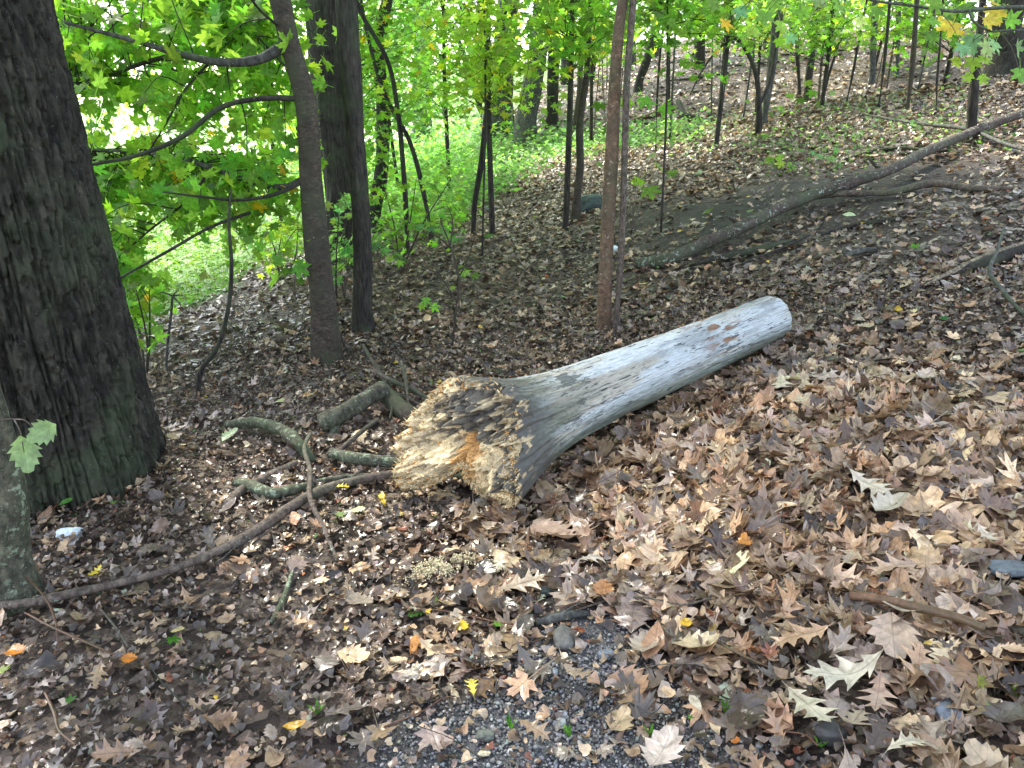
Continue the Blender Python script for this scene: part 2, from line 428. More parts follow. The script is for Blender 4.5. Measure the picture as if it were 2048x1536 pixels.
def broad():
    st = [(-.5, .02, 0), (-.42, .10, 0), (-.30, .30, .02), (-.27, .22, 0), (-.12, .42, .04), (-.08, .30, 0), (.08, .40, .04), (.12, .26, 0), (.26, .30, .04), (.30, .18, 0), (.42, .14, .03), (.5, .0, 0)]
    V = []; F = []
    for y, wd, up in st: V += [(0, y, 0), (-wd, y+up, .02), (wd, y+up, .02)]
    for i in range(len(st)-1):
        a = 3*i; b = a+3; F += [(a, b, b+1), (a, b+1, a+1), (a, a+2, b+2), (a, b+2, b)]
    return np.array(V, float), np.array(F)
def oval():
    st = [(-.5, .0), (-.3, .17), (0, .25), (.3, .15), (.52, 0)]
    V = []; F = []
    for y, wd in st: V += [(0, y, 0), (-wd, y, 0), (wd, y, 0)]
    for i in range(len(st)-1):
        a = 3*i; b = a+3; F += [(a, b, b+1), (a, b+1, a+1), (a, a+2, b+2), (a, b+2, b)]
    return np.array(V, float), np.array(F)
def scrap(seed, n=9):
    r = random.Random(seed); V = [(0, 0, 0)]
    for i in range(n):
        a = 2*pi*i/n; q = r.uniform(.22, .5); V.append((q*cos(a)*r.uniform(.7, 1.2), q*sin(a), 0))
    return np.array(V), np.array([(0, 1+i, 1+(i+1) % n) for i in range(n)])
def subdivide(V, F):
    edges = {}; V = [tuple(v) for v in V]; F2 = []
    def mid(a, b):
        k = (min(a, b), max(a, b))
        if k not in edges: edges[k] = len(V); V.append(tuple((np.array(V[a])+np.array(V[b]))/2))
        return edges[k]
    for a, b, c in F:
        ab, bc, ca = mid(a, b), mid(b, c), mid(c, a); F2 += [(a, ab, ca), (ab, b, bc), (ca, bc, c), (ab, bc, ca)]
    return np.array(V), np.array(F2)
def curled(VF, seed, amt=1.0):
    V, F = VF; V = V.copy(); r = random.Random(seed)
    a = r.uniform(-.9, 1.3)*amt; b = r.uniform(-.8, 1.2)*amt; c = r.uniform(-1, 1)*amt; fold = r.uniform(-.1, .35)*amt
    x, y = V[:, 0].copy(), V[:, 1].copy()
    V[:, 2] += a*x*x+b*y*y+c*x*y+fold*np.abs(x)+.035*amt*np.sin(9*x+seed)*np.cos(8*y+seed*2)+amt*.25*r.uniform(-1, 1)*y*y*y*4
    V[:, 0] *= 1-.18*abs(a); V[:, 1] *= 1-.15*abs(b)
    return V, F
def frames(Nrm, yaw):
    """rotation matrices whose z is Nrm, spun by yaw"""
    n = Nrm/np.linalg.norm(Nrm, axis=1)[:, None]
    ref = np.where(np.abs(n[:, 2:3]) > .95, np.array([[1., 0, 0]]), np.array([[0, 0, 1.]]))
    x = np.cross(ref, n); x /= np.linalg.norm(x, axis=1)[:, None]; y = np.cross(n, x)
    c, s_ = np.cos(yaw)[:, None], np.sin(yaw)[:, None]
    X = x*c+y*s_; Y = -x*s_+y*c
    return np.stack([X, Y, n], -1)
def scatter(buf, shapes, P, R, Sc, C, r_id=None):
    idx = RNG.integers(0, len(shapes), len(P)) if r_id is None else r_id
    for k, (V, F) in enumerate(shapes):
        q = np.where(idx == k)[0]
        if len(q) == 0: continue
        W = np.einsum('nij,vj->nvi', R[q], V)*Sc[q][:, None, None]+P[q][:, None]
        m = len(V)
        Fq = (F[None]+(np.arange(len(q))*m)[:, None, None]).reshape(-1, 3)
        buf.add(W.reshape(-1, 3), [Fq], np.repeat(C[q], m, 0), np.tile(V[:, :2], (len(q), 1)))
def gnormal(x, y, e=.05):
    zx = (h(x+e, y)-h(x-e, y))/(2*e); zy = (h(x, y+e)-h(x, y-e))/(2*e)
    n = np.stack([-zx, -zy, np.ones_like(zx)], -1); return n/np.linalg.norm(n, axis=1)[:, None]

MAPLE_HI = [curled(subdivide(*palmate()), i, .9) for i in range(5)]
MAPLE_LO = [curled(palmate(False), i+20, .7) for i in range(5)]
GREEN_HI = [curled(palmate(), i+40, .45) for i in range(5)]
GREEN_LO = [curled(palmate(False), i+60, .45) for i in range(4)]
OAK_HI = [curled(subdivide(*oak()), i+80, 1.0) for i in range(6)]
OAK_LO = [curled(oak(1), i+90, .8) for i in range(4)]
OVAL = [curled(oval(), i+100, .9) for i in range(3)]
BROAD_HI = [curled(subdivide(*broad()), i+200, .9) for i in range(6)]
SCRAP = [curled(scrap(i), i+120, 1.3) for i in range(7)]
SCRAP_LO = [curled(scrap(i+50, 5), i+140, 1.2) for i in range(6)]

# ------------------------------------------------------------------ the fallen log
def ang_bump(th, c, wd):
    d = (th-c+pi) % (2*pi)-pi; return np.exp(-(d/wd)**2)
LOG_B = G(1556, 630, .125)
LOG_A = G(950, 888, .255)
def make_log():
    A, B = LOG_A, LOG_B
    ax = (B-A); L = np.linalg.norm(ax); ax /= L
    up = np.array([0, 0, 1.])-ax*ax[2]; up /= np.linalg.norm(up); side = np.cross(ax, up)   # side points right / towards the viewer
    if side[1] > 0: side = -side
    root = empty('fallen_log', (A[0], A[1], float(h(A[0], A[1]))), 'pale weathered fallen trunk lying in the leaves with a torn rotten end', 'log')
    k = 420; n = 520
    th = np.linspace(0, 2*pi, k, endpoint=False)[None]; s_ = (np.linspace(0, 1, n)**1.35*L)[:, None]
    D = np.cos(th)[..., None]*up+np.sin(th)[..., None]*side
    rend = .205+.105*ang_bump(th, radians(112), radians(38))+.115*ang_bump(th, radians(-68), radians(52))+.035*ang_bump(th, radians(25), radians(26))\
        - .035*ang_bump(th, radians(70), radians(16))-.125*ang_bump(th, radians(-172), radians(19))+.03*ang_bump(th, radians(145), radians(22))
    def rbody(s_, th):
        r = .158-.030*np.clip(s_/L, 0, 1)+.006*np.sin(s_*2.3+1)
        r = r*(1+.035*np.cos(2*th+s_)+.03*np.cos(3*th+.8-s_*.7))
        f = np.exp(-(s_/.25)**1.45)
        r = r+(rend-.162)*f
        # rounded far end
        q = np.clip((s_-(L-.075))/.075, 0, 1); r = r*np.sqrt(np.clip(1-q*q*.80, .05, 1))
        return r
    r = rbody(s_, th)
    # fluting running out of the flare, grain, dents and cracks
    cx, sx = np.cos(th), np.sin(th)
    gr = fbm(cx*7+0*s_, sx*7+0*s_, s_*1.3, 51, 4)-.5
    r = r+gr*.022*(.35+np.exp(-(s_/.5)**2))
    fine = fbm(cx*38+.6*s_, sx*38, s_*6, 52, 3)-.5
    r = r+fine*.007+.0035*np.sin(9*th+5*(fbm(cx*2, sx*2, s_*1.5, 50, 2)))*np.exp(-(s_/.9)**2)
    dent = np.clip(fbm(cx*3+4, sx*3, s_*5, 53, 3)-.60, 0, 1)
    r = r-dent*.05
    chip = sstep(.60, .66, fbm(cx*9, sx*9+3, s_*14, 54, 3)); r = r-chip*.0035
    ck0 = fbm(cx*34+.5*gr*8, sx*34, s_*1.5, 58, 3); r = r-.006*(1-sstep(.0, .02, np.abs(ck0-.5)))*sstep(.5, .6, fbm(cx*4+8, sx*4, s_*2.5, 59, 3))
    rim = .01+.25*ang_bump(th, radians(-122), radians(42))+.05*ang_bump(th, radians(110), radians(40))-.14*ang_bump(th, radians(35), radians(60))
    rimn = (fbm(cx*5, sx*5, 0*cx, 55, 4)-.5)*.09+(vnoise(cx*30, sx*30, 0*cx, 56)-.5)*.035
    off = (rim+rimn)*np.exp(-(s_/.16)**2)
    V = A+ax*(s_[..., None]-off[..., None])+D*r[..., None]
    # sink so that the underside rests in the litter
    uv = np.stack([th*.15+0*s_, s_+0*th], -1)
    i = np.arange(n-1)[:, None]*k; j = np.arange(k)[None]; j2 = (j+1) % k
    F = np.stack([i+j, i+j2, i+k+j2, i+k+j], -1).reshape(-1, 4)
    Vb = V.reshape(-1, 3); cidx = len(Vb)
    Vb = np.vstack([Vb, B+ax*.012]); jj = np.arange(k)
    F3 = np.stack([(n-1)*k+jj, (n-1)*k+(jj+1) % k, np.full(k, cidx)], -1)
    # colour: bleached wood, dark flecks of remaining bark, dark green towards the underside, charcoal near the break
    base = np.array([.43, .465, .47]); warm = np.array([.36, .335, .275]); dark = np.array([.045, .055, .058]); low_grn = np.array([.12, .15, .10])
    g1 = fbm(cx*2.5, sx*2.5, s_*2.2, 61, 4)
    C = base+(warm-base)*sstep(.46, .66, g1)[..., None]
    C = C*(.86+.3*fbm(cx*20, sx*20, s_*3, 62, 3))[..., None]
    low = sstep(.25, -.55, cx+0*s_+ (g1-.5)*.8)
    C = C+(low_grn*.9-C)*(low*.78)[..., None]
    ck = fbm(cx*34+.5*gr*8, sx*34, s_*1.5, 58, 3); ckm = (1-sstep(.0, .018, np.abs(ck-.5)))*sstep(.5, .6, fbm(cx*4+8, sx*4, s_*2.5, 59, 3)); C = C*(1-.8*ckm)[..., None]
    st = sstep(.5, .68, fbm(cx*2.2+5, sx*2.2, s_*3.5, 57, 5)); C = C*(1-.33*st)[..., None]
    # flecks stretched along the grain
    fl = fbm(cx*19+s_*.8, sx*19, s_*14, 63, 5)
    dens = .035*np.exp(-((s_-.55)/.25)**2)*(cx > -.2)+.045*np.exp(-((s_-.25)/.22)**2)
    fm = sstep(.665, .680, fl+dens)*sstep(.40, .52, fbm(cx*3, sx*3+2, s_*3, 49, 2))
    big = fbm(cx*4.5+2, sx*4.5, s_*6.5, 64, 5)
    bm = sstep(.69, .70, big+.15*np.exp(-((s_-.50)/.16)**2)*np.exp(-((th-radians(30)+pi) % (2*pi)-pi)**2/.35)-.03)
    # net of dark bark scraps over the flare
    net = np.abs(fbm(cx*11, sx*11, s_*14, 65, 3)-.5)
    nm = (1-sstep(.0, .055, net))*np.exp(-((s_-.42)/.24)**2)*.95
    mk = np.maximum(np.maximum(fm, bm*.9), nm)
    C = C+(dark-C)*(mk*.9)[..., None]
    C = C+(np.array([.20, .11, .06])-C)*(sstep(.56, .62, fbm(cx*5, sx*5+7, s_*10, 66, 4)+.07*np.exp(-((s_-L*.70)/.06)**2)*(cx > 0))*np.exp(-((s_-L*.71)/.16)**2)*sstep(-.2, .5, cx))[..., None]
    # charcoal collar
    col1 = sstep(.36, .16, s_+(fbm(cx*4, sx*4, s_*5, 67, 4)-.5)*.30+0*th)
    olive = np.array([.085, .092, .062])
    C = C+(olive-C)*(sstep(.62, .18, s_+(fbm(cx*4, sx*4, s_*3, 68, 3)-.5)*.6+0*th)*.82)[..., None]
    C = C+(np.array([.080, .077, .068])-C)*(col1*.9)[..., None]
    cp = sstep(.57, .61, fbm(cx*8+3, sx*8, s_*16, 69, 4))*sstep(.13, .05, s_+0*th)
    C = C+(np.array([.50, .38, .22])-C)*(cp*.85)[..., None]
    # far end shows pale end grain
    C = C+(np.array([.46, .42, .34])-C)*(sstep(L-.05, L, s_+0*th)*.7)[..., None]
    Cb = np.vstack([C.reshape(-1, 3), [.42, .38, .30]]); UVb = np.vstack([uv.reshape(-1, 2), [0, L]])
    m, nt, bs = newmat('weathered_log_wood')
    c = attr(nt); uvn = N(nt, 'ShaderNodeUVMap').outputs[0]
    fn = noise(nt, mapping(nt, uvn, (180, 22, 1)), 1, 4, .65)
    v = N(nt, 'ShaderNodeMapRange'); nt.links.new(fn, v.inputs[0]); v.inputs[1].default_value = .3; v.inputs[2].default_value = .7
    v.inputs[3].default_value = .74; v.inputs[4].default_value = 1.22
    mul = N(nt, 'ShaderNodeVectorMath', operation='SCALE'); nt.links.new(c, mul.inputs[0]); nt.links.new(v.outputs[0], mul.inputs['Scale'])
    nt.links.new(mul.outputs[0], bs.inputs['Base Color']); bs.inputs['Roughness'].default_value = .62; bs.inputs['Specular IOR Level'].default_value = .28
    bump(nt, bs, fn, .7, .004)
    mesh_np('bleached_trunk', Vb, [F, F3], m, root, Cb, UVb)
    # the torn end
    nr = 150; rho = np.linspace(1, 0.02, nr)[:, None]
    rr = r[0][None]; of = off[0][None]
    x = rho*np.cos(th); y = rho*np.sin(th)
    n1 = fbm(x*3.2+3, y*3.2, 0*x, 71, 5); n2 = fbm(x*11, y*11, 0*x, 72, 4); n3 = vnoise(x*30, y*30, 0*x, 73)
    # fibrous terraces
    depthm = (n1-.5)*.19+(n2-.5)*.10+(n3-.5)*.034
    crev = np.exp(-(((np.cos(th)*rho+.45)/.5)**2+((np.sin(th)*rho+.02)/.12)**2))    # crack up from the underside
    dd = of*rho**1.2+ (depthm-.04*crev+.05*np.exp(-((y+.35)/.3)**2)*(1-rho*.6))*sstep(0, .06, 1-rho)
    Ve = A-ax*dd[..., None]+D*(rho*rr*(1+.05*(n2-.5)))[..., None]
    Ve[0] = V[0]
    cream = np.array([.86, .67, .39]); orange = np.array([.66, .35, .115]); grey = np.array([.085, .080, .072]); brn = np.array([.20, .16, .12])
    edge = rho+(n1-.5)*.9
    Ce = cream*(.84+.35*n3)[..., None]
    Ce = Ce+(brn-Ce)*sstep(.42, .62, fbm(x*5+9, y*5, 0*x, 74, 4))[..., None]*.5
    ttop = np.cos(th)*rho
    fdk = .95*ttop+.55*y+(fbm(x*2.3+1, y*2.3, 0*x, 75, 5)-.5)*2.1-.55*sstep(.72, 1, rho)*(sstep(.1, -.5, ttop)+sstep(-.3, -.8, y))
    gm = sstep(.14, .24, fdk)
    gm = gm*(1-.62*sstep(.56, .62, fbm(x*9+4, y*9, 0*x, 79, 4)))
    Ce = Ce+(grey*(.7+.9*n3)[..., None]-Ce)*(gm*.93)[..., None]
    om = np.exp(-(((y+.04)/.20)**2))*sstep(.35, -.1, ttop); om = sstep(.35, .6, om+(n2-.5)*.7)
    Ce = Ce+(orange*(.7+.6*n3)[..., None]-Ce)*(om*.85)[..., None]
    pits = sstep(.62, .68, fbm(x*16, y*16, 0*x, 76, 3)); Ce = Ce*(1-.55*pits)[..., None]
    i = np.arange(nr-1)[:, None]*k
    Fe = np.stack([i+j2, i+j, i+k+j, i+k+j2], -1).reshape(-1, 4)
    Ve2 = Ve.reshape(-1, 3); c0 = len(Ve2); Ve2 = np.vstack([Ve2, Ve[-1].mean(0)])
    Fe3 = np.stack([(nr-1)*k+(jj+1) % k, (nr-1)*k+jj, np.full(k, c0)], -1)
    mesh_np('torn_end', Ve2, [Fe, Fe3], M_ROT, root, np.vstack([Ce.reshape(-1, 3), cream]), smooth=True)
    # splinters round the torn rim
    b = MBuf(); rg = np.random.default_rng(5)
    for q in range(3400):
        a = rg.uniform(0, k); ti = int(a) % k; t = th[0, ti]
        # more on the left and along the bottom
        wgt = .12+1.0*math.exp(-(((t-radians(235)+pi) % (2*pi)-pi)/radians(62))**2)+.8*math.exp(-(((t-radians(130)+pi) % (2*pi)-pi)/radians(40))**2)
        if rg.uniform() > wgt: continue
        ri = 1-abs(rg.normal(0, .16)); ri = min(max(ri, .3), .99); gi = int(np.argmin(np.abs(rho[:, 0]-ri)))
        p = Ve[gi, ti]; cc = Ce[gi, ti]
        cc = (cream if rg.uniform() < .75 else orange)*rg.uniform(.6, 1.15) if cc.sum() > .3 else cc*rg.uniform(1, 2.2)
        d = -ax+rg.normal(0, .75, 3)+(up*cos(t)+side*sin(t))*.55; d /= np.linalg.norm(d)
        ln = rg.uniform(.008, .034)*(1.0 if ri > .85 else .5); wd = rg.uniform(.0025, .008)
        e1 = np.cross(d, [0, 0, 1.]); e1 /= np.linalg.norm(e1)+1e-9; e2 = np.cross(d, e1)
        a0 = p-d*.006
        Vv = [a0+e1*wd, a0-e1*wd*.5+e2*wd*.8, a0-e1*wd*.5-e2*wd*.8, p+d*ln+e1*wd*rg.uniform(-1, 1)]
        b.add(Vv, [[(0, 1, 3), (1, 2, 3), (2, 0, 3)]], cc)
    b.build('splinters', M_ROT, root, smooth=False)
    return A, B, ax, L
LA, LB, LAX, LL = make_log()

# ------------------------------------------------------------------ leaf litter
def seg_dist(x, y, a, b):
    d = b[:2]-a[:2]; t = np.clip(((x-a[0])*d[0]+(y-a[1])*d[1])/np.dot(d, d), 0, 1)
    return np.hypot(x-a[0]-t*d[0], y-a[1]-t*d[1]), t
def palette(n, dry, wet):
    """per-leaf colours; dry in 0..1 is how dry and tan the place is"""
    pal = np.array([[.36, .27, .185], [.30, .205, .135], [.43, .345, .245], [.25, .16, .105], [.27, .22, .19],
                    [.100, .072, .055], [.055, .041, .034], [.15, .11, .09], [.21, .18, .16], [.13, .11, .10]])
    pd = np.array([.24, .18, .14, .12, .09, .07, .04, .06, .04, .02]); pw = np.array([.08, .04, .06, .05, .11, .17, .18, .12, .13, .08])
    u = RNG.uniform(size=n); cd_ = np.cumsum(pd); cw = np.cumsum(pw/pw.sum())
    i = np.minimum(np.searchsorted(cd_, u), 9); j = np.minimum(np.searchsorted(cw, u), 9)
    C = np.where((RNG.uniform(size=n) < dry)[:, None], pal[i], pal[j])
    C = C*(np.array([1.20, 1.13, 1.04])[None]*(1-dry[:, None])*.92+np.array([1.50, 1.36, 1.19])[None]*dry[:, None])*(.30+1.5*RNG.beta(1.5, 2.3, (n, 1)))*(1+RNG.normal(0, .022, (n, 3)))
    v = RNG.uniform(size=n)
    C[v < .004] = [.62, .42, .04]; q = (v >= .010) & (v < .013); C[q] = [.42, .13, .02]
    q = (v >= .016) & (v < .020); C[q] = [.13, .26, .05]; q = (v >= .020) & (v < .027); C[q] = [.42, .46, .33]
    q = (v >= .027) & (v < .045); C[q] = [.22, .075, .04]
    return np.clip(C, .004, .8)
def dryness(x, y):
    a = np.exp(-(((x-1.15)/1.0)**2+((y-2.7)/1.15)**2))
    return np.clip(.10+1.35*a+.35*(fbm(x*1.1, y*1.1, 0, 81, 3)-.5)-.12*sstep(0, -1.5, x)+.25*sstep(7, 14, y), .04, .97)
def fan(n, d0, d1, power=1.0):
    w_ = radians(62) if d1 < 10 else radians(47)
    a = RNG.uniform(-w_, w_, n); u = RNG.uniform(size=n)
    d = np.sqrt(d0*d0+u*(d1*d1-d0*d0)) if power == 1 else d0*(d1/d0)**u
    return d*np.sin(a), d*np.cos(a)
def litter(name, n, d0, d1, sets, size, lift, tilt, power=1.0, label=None, keepbare=.12, thin=False):
    x, y = fan(n, d0, d1, power)
    lm = lawn_mask(x, y); bm = bare_mask(x, y); u = RNG.uniform(size=n)
    ok = (u > lm*.985) & (RNG.uniform(size=n) > np.clip(bm*1.5-.25, 0, 1-keepbare))
    sd, t = seg_dist(x, y, LA, LB)
    if name in ('fallen_leaves', 'leaf_litter', 'fallen_leaves_on_bank'):
        for kx, ky, kr in KEEP:
            dd_ = np.hypot(x-kx, y-ky); ok &= (dd_ > kr*(1.0 if thin else .45)) | ((RNG.uniform(size=n) < .34) & (kr < .036))
    if thin: ok &= RNG.uniform(size=n) < .20+1.0*dryness(x, y)
    ok &= (sd > .085)
    ok &= np.hypot(x-OAKC[0], y-OAKC[1]) > .45
    x, y = x[ok], y[ok]; n = len(x); sd = sd[ok]
    nn = gnormal(x, y)+RNG.normal(0, tilt, (n, 3))*np.array([1, 1, .2]); nn[:, 2] = np.abs(nn[:, 2])+.05
    R = frames(nn, RNG.uniform(0, 2*pi, n))
    dr = dryness(x, y)
    z = h(x, y)+RNG.uniform(lift[0], lift[1], n)+.02*np.exp(-(sd/.2)**2)
    sc = RNG.uniform(size[0], size[1], n)*(.66+.62*dr)
    buf = MBuf(); P = np.stack([x, y, z], -1); C = palette(n, dr, 1-dr)
    odd = (C[:, 2] < .26*C[:, 0]) | (C[:, 1] > C[:, 0]); sc = np.where(odd, np.minimum(sc*.62, .075), sc)
    scatter(buf, sets, P, R, sc, C)
    return buf.build(name, M_LITTER)
KEEP = []      # (x, y, radius, height) spots where something lies on top of the loose leaves
def all_litter():
    near1 = litter('leaf_litter', 74000, .7, 5.8, SCRAP, (.018, .065), (.002, .035), .42, keepbare=.42)
    near2 = litter('fallen_leaves', 21500, .7, 6.0, OAK_HI+MAPLE_HI+OVAL+BROAD_HI+MAPLE_HI+OAK_HI+BROAD_HI, (.065, .165), (.012, .045), .26, thin=True, keepbare=.10)
    mid = litter('fallen_leaves_on_bank', 52000, 5.3, 15, OAK_LO+MAPLE_LO+SCRAP_LO, (.07, .16), (.004, .04), .30, keepbare=.25)
    far = litter('fallen_leaves_on_hill', 42000, 14, 60, SCRAP_LO+MAPLE_LO[:2], (.12, .26), (.005, .05), .32, power=2)
    for o in (near1, near2, mid, far): tag(o, kind='stuff')
    tag(near1, 'dark decaying leaf scraps covering the ground round the fallen log', 'leaf litter')
    tag(near2, 'tan and brown fallen oak and maple leaves spread over the ground', 'leaves')
    tag(mid, 'brown fallen leaves on the bank behind the log', 'leaves')
    tag(far, 'pale brown fallen leaves on the far wooded hillside', 'leaves')
def gravel():
    x = RNG.normal(.12, .42, 17000); y = RNG.normal(1.65, .32, 17000)
    k = (bare_mask(x, y) > RNG.uniform(.1, .75, len(x))) & (y > .9); x, y = x[k], y[k]; n = len(x)
    phi = (1+5**.5)/2
    I = np.array([(-1, phi, 0), (1, phi, 0), (-1, -phi, 0), (1, -phi, 0), (0, -1, phi), (0, 1, phi), (0, -1, -phi), (0, 1, -phi), (phi, 0, -1), (phi, 0, 1), (-phi, 0, -1), (-phi, 0, 1)])/1.9
    F = np.array([(0, 11, 5), (0, 5, 1), (0, 1, 7), (0, 7, 10), (0, 10, 11), (1, 5, 9), (5, 11, 4), (11, 10, 2), (10, 7, 6), (7, 1, 8), (3, 9, 4), (3, 4, 2), (3, 2, 6), (3, 6, 8), (3, 8, 9), (4, 9, 5), (2, 4, 11), (6, 2, 10), (8, 6, 7), (9, 8, 1)])
    sh = []
    for i in range(6):
        r = np.random.default_rng(i); sh.append((I*r.uniform(.7, 1.1, (12, 1))*np.array([1, r.uniform(.6, 1), r.uniform(.45, .75)]), F))
    R = frames(gnormal(x, y)+RNG.normal(0, .2, (n, 3)), RNG.uniform(0, 6.28, n))
    sc = np.abs(RNG.normal(.0022, .0026, n))+.0012
    P = np.stack([x, y, h(x, y)+sc*.3+.004], -1)
    C = np.array([.165, .162, .158])*RNG.uniform(.35, 1.9, (n, 1))*(1+RNG.normal(0, .05, (n, 3))); q = RNG.uniform(size=n) < .03; C[q] = [.5, .48, .42]
    b = MBuf(); scatter(b, sh, P, R, sc, np.clip(C, .01, .6)); o = b.build('gravel', M_GRAVEL)
    tag(o, 'grey path gravel showing through the leaves', 'gravel', kind='stuff')
gravel()

# ------------------------------------------------------------------ green growth on the ground
def lawn():
    n = 60000
    y = 5.8*(45/5.8)**RNG.uniform(size=n); x = -RNG.uniform(.15, .95, n)*y
    k = lawn_mask(x, y) > RNG.uniform(.2, .8, n); x, y = x[k], y[k]; n = len(x)
    sc = RNG.uniform(.5, 1.2, n)*(.035+.0065*y)
    # small rounded ground-cover leaves and short blades
    Bl = (np.array([(-.07, 0, 0), (.07, 0, 0), (.02, .10, 1.0)]), np.array([(0, 1, 2)]))
    Lf = (np.array([(0, -.5, .1), (.4, 0, 0), (0, .5, .15), (-.4, 0, .05)]), np.array([(0, 1, 2), (0, 2, 3)]))
    up = np.stack([RNG.normal(0, .3, n), RNG.normal(0, .3, n), np.ones(n)], -1)
    P = np.stack([x, y, h(x, y)+.01*RNG.uniform(0, 3, n)], -1)
    C = np.array([.13, .25, .04])*RNG.uniform(.6, 1.4, (n, 1))*(1+RNG.normal(0, .1, (n, 3)))
    b = MBuf(); scatter(b, [Bl, Lf, Lf], P, frames(up, RNG.uniform(0, 6.28, n)), sc, np.clip(C, .01, .6))
    tag(b.build('lawn_grass', M_GRASS), 'bright green low grass on the open slope beyond the oak', 'grass', kind='stuff')
lawn()
def undergrowth():
    b = MBuf()
    def patch(n, fx, fy, sx_, sy_, col, size, hgt):
        x = RNG.normal(fx, sx_, n); y = np.clip(RNG.normal(fy, sy_, n), 5.5, 60)
        cl = fbm(x*1.1, y*1.1, 0, 91, 3); k = cl > .44; x, y = x[k], y[k]; m = len(x)
        P = np.stack([x, y, h(x, y)+RNG.uniform(.01, 1, m)**1.3*hgt*(.4+1.4*cl[k])], -1)
        C = np.array(col)*RNG.uniform(.55, 1.4, (m, 1))*(1+RNG.normal(0, .09, (m, 3)))
        scatter(b, GREEN_LO[:2]+[oval_lo]*3, P, frames(np.stack([RNG.normal(0, .5, m), RNG.normal(-.25, .5, m), np.ones(m)], -1), RNG.uniform(0, 6.28, m)),
                RNG.uniform(size[0], size[1], m), np.clip(C, .01, .6))
    oval_lo = (np.array([(0, -.5, 0), (.28, 0, -.05), (0, .5, 0), (-.28, 0, -.05)]), np.array([(0, 1, 2), (0, 2, 3)]))
    def zone(poly, n, per, col, size, hgt):
        poly = np.array(poly, float); lo, hi = poly.min(0), poly.max(0)
        got = 0
        while got < n:
            p = RNG.uniform(lo, hi); ins = False; j = len(poly)-1
            for i in range(len(poly)):
                if (poly[i][1] > p[1]) != (poly[j][1] > p[1]) and p[0] < (poly[j][0]-poly[i][0])*(p[1]-poly[i][1])/(poly[j][1]-poly[i][1])+poly[i][0]: ins = not ins
                j = i
            if not ins: continue
            g = G(p[0], p[1]); got += 1; sc = g[1]/12.
            m = per; x = g[0]+RNG.normal(0, .22*sc, m); y = g[1]+RNG.normal(0, .35*sc, m)
            P = np.stack([x, y, h(x, y)+RNG.uniform(.02, 1, m)**1.2*hgt*RNG.uniform(.3, 1.2)], -1)
            C = np.array(col)*RNG.uniform(.6, 1.4)*RNG.uniform(.65, 1.35, (m, 1))*(1+RNG.normal(0, .08, (m, 3)))
            scatter(b, GREEN_LO[:2]+[oval_lo]*3, P, frames(np.stack([RNG.normal(0, .5, m), RNG.normal(-.3, .5, m), np.ones(m)], -1), RNG.uniform(0, 6.28, m)),
                    RNG.uniform(size[0], size[1], m)*max(sc, .6)**.5, np.clip(C, .01, .6))
    zone([(740, 340), (860, 290), (1010, 275), (1240, 268), (1400, 262), (1380, 285), (1230, 305), (1060, 355), (930, 430), (800, 480)], 420, 26, (.17, .35, .10), (.05, .12), .38)
    zone([(700, 300), (1000, 250), (900, 470), (780, 480)], 190, 30, (.20, .40, .08), (.06, .13), .8)
    zone([(1280, 250), (1640, 190), (1900, 190), (1950, 260), (1640, 300), (1350, 330)], 140, 9, (.15, .28, .10), (.05, .09), .16)
    zone([(1480, 300), (1750, 260), (2048, 240), (2048, 300), (1700, 345), (1500, 350)], 70, 9, (.11, .22, .06), (.05, .09), .15)
    zone([(540, 470), (740, 420), (760, 520), (600, 560)], 40, 22, (.13, .28, .05), (.05, .11), .5)
    patch(4500, -3, 22, 3.5, 5, (.13, .26, .07), (.10, .20), .5)
    tag(b.build('undergrowth', M_GREEN), 'green undergrowth of seedlings along the crest of the bank', 'undergrowth', kind='stuff')
undergrowth()

# ------------------------------------------------------------------ foliage
def leaf_cols(n, kind='mid'):
    pal = {'mid': ([.145, .30, .050], .006), 'yel': ([.23, .38, .055], .02), 'blue': ([.14, .29, .11], 0), 'dark': ([.05, .12, .02], 0)}[kind]
    C = np.array(pal[0])*RNG.uniform(.65, 1.45, (n, 1))*(1+RNG.normal(0, .10, (n, 3)))
    q = RNG.uniform(size=n) < pal[1]; C[q] = [.55, .38, .03]
    q = RNG.uniform(size=n) < .08; C[q] = C[q]*[1.7, 1.35, 1]
    return np.clip(C, .01, .7)
def leaves_at(buf, P, size, kind, shapes, flat=.6):
    n = len(P)
    nn = np.stack([RNG.normal(0, .55, n), RNG.normal(0, .55, n), np.full(n, flat)], -1)
    R = frames(nn, RNG.uniform(0, 6.28, n))
    scatter(buf, shapes, P, R, RNG.uniform(.75, 1.25, n)*size, leaf_cols(n, kind))
def twig_spray(wood, leaves, a, b_, rad, nl, size, kind, shapes, droop=.1, spread=.18, flat=.6):
    """one twig from a to b, its leaves in flat sprays round its outer part"""
    mid = (a+b_)/2+RNG.normal(0, .08, 3)*np.linalg.norm(b_-a)+np.array([0, 0, .06])
    pts = catmull(np.array([a, mid, b_]), 9)
    V, Fs, U = tube(pts, np.linspace(rad, .0018, 9), 4, 1, .0, n=9, cap=False); wood.add(V, Fs, U=U)
    t = RNG.uniform(.25, 1.05, nl)
    q = np.stack([np.interp(t, np.linspace(0, 1, 9), pts[:, i]) for i in range(3)], -1)
    q += RNG.normal(0, 1, (nl, 3))*np.array([spread, spread, spread*.45]); q[:, 2] -= droop*t*.5
    leaves_at(leaves, q, size, kind, shapes, flat)
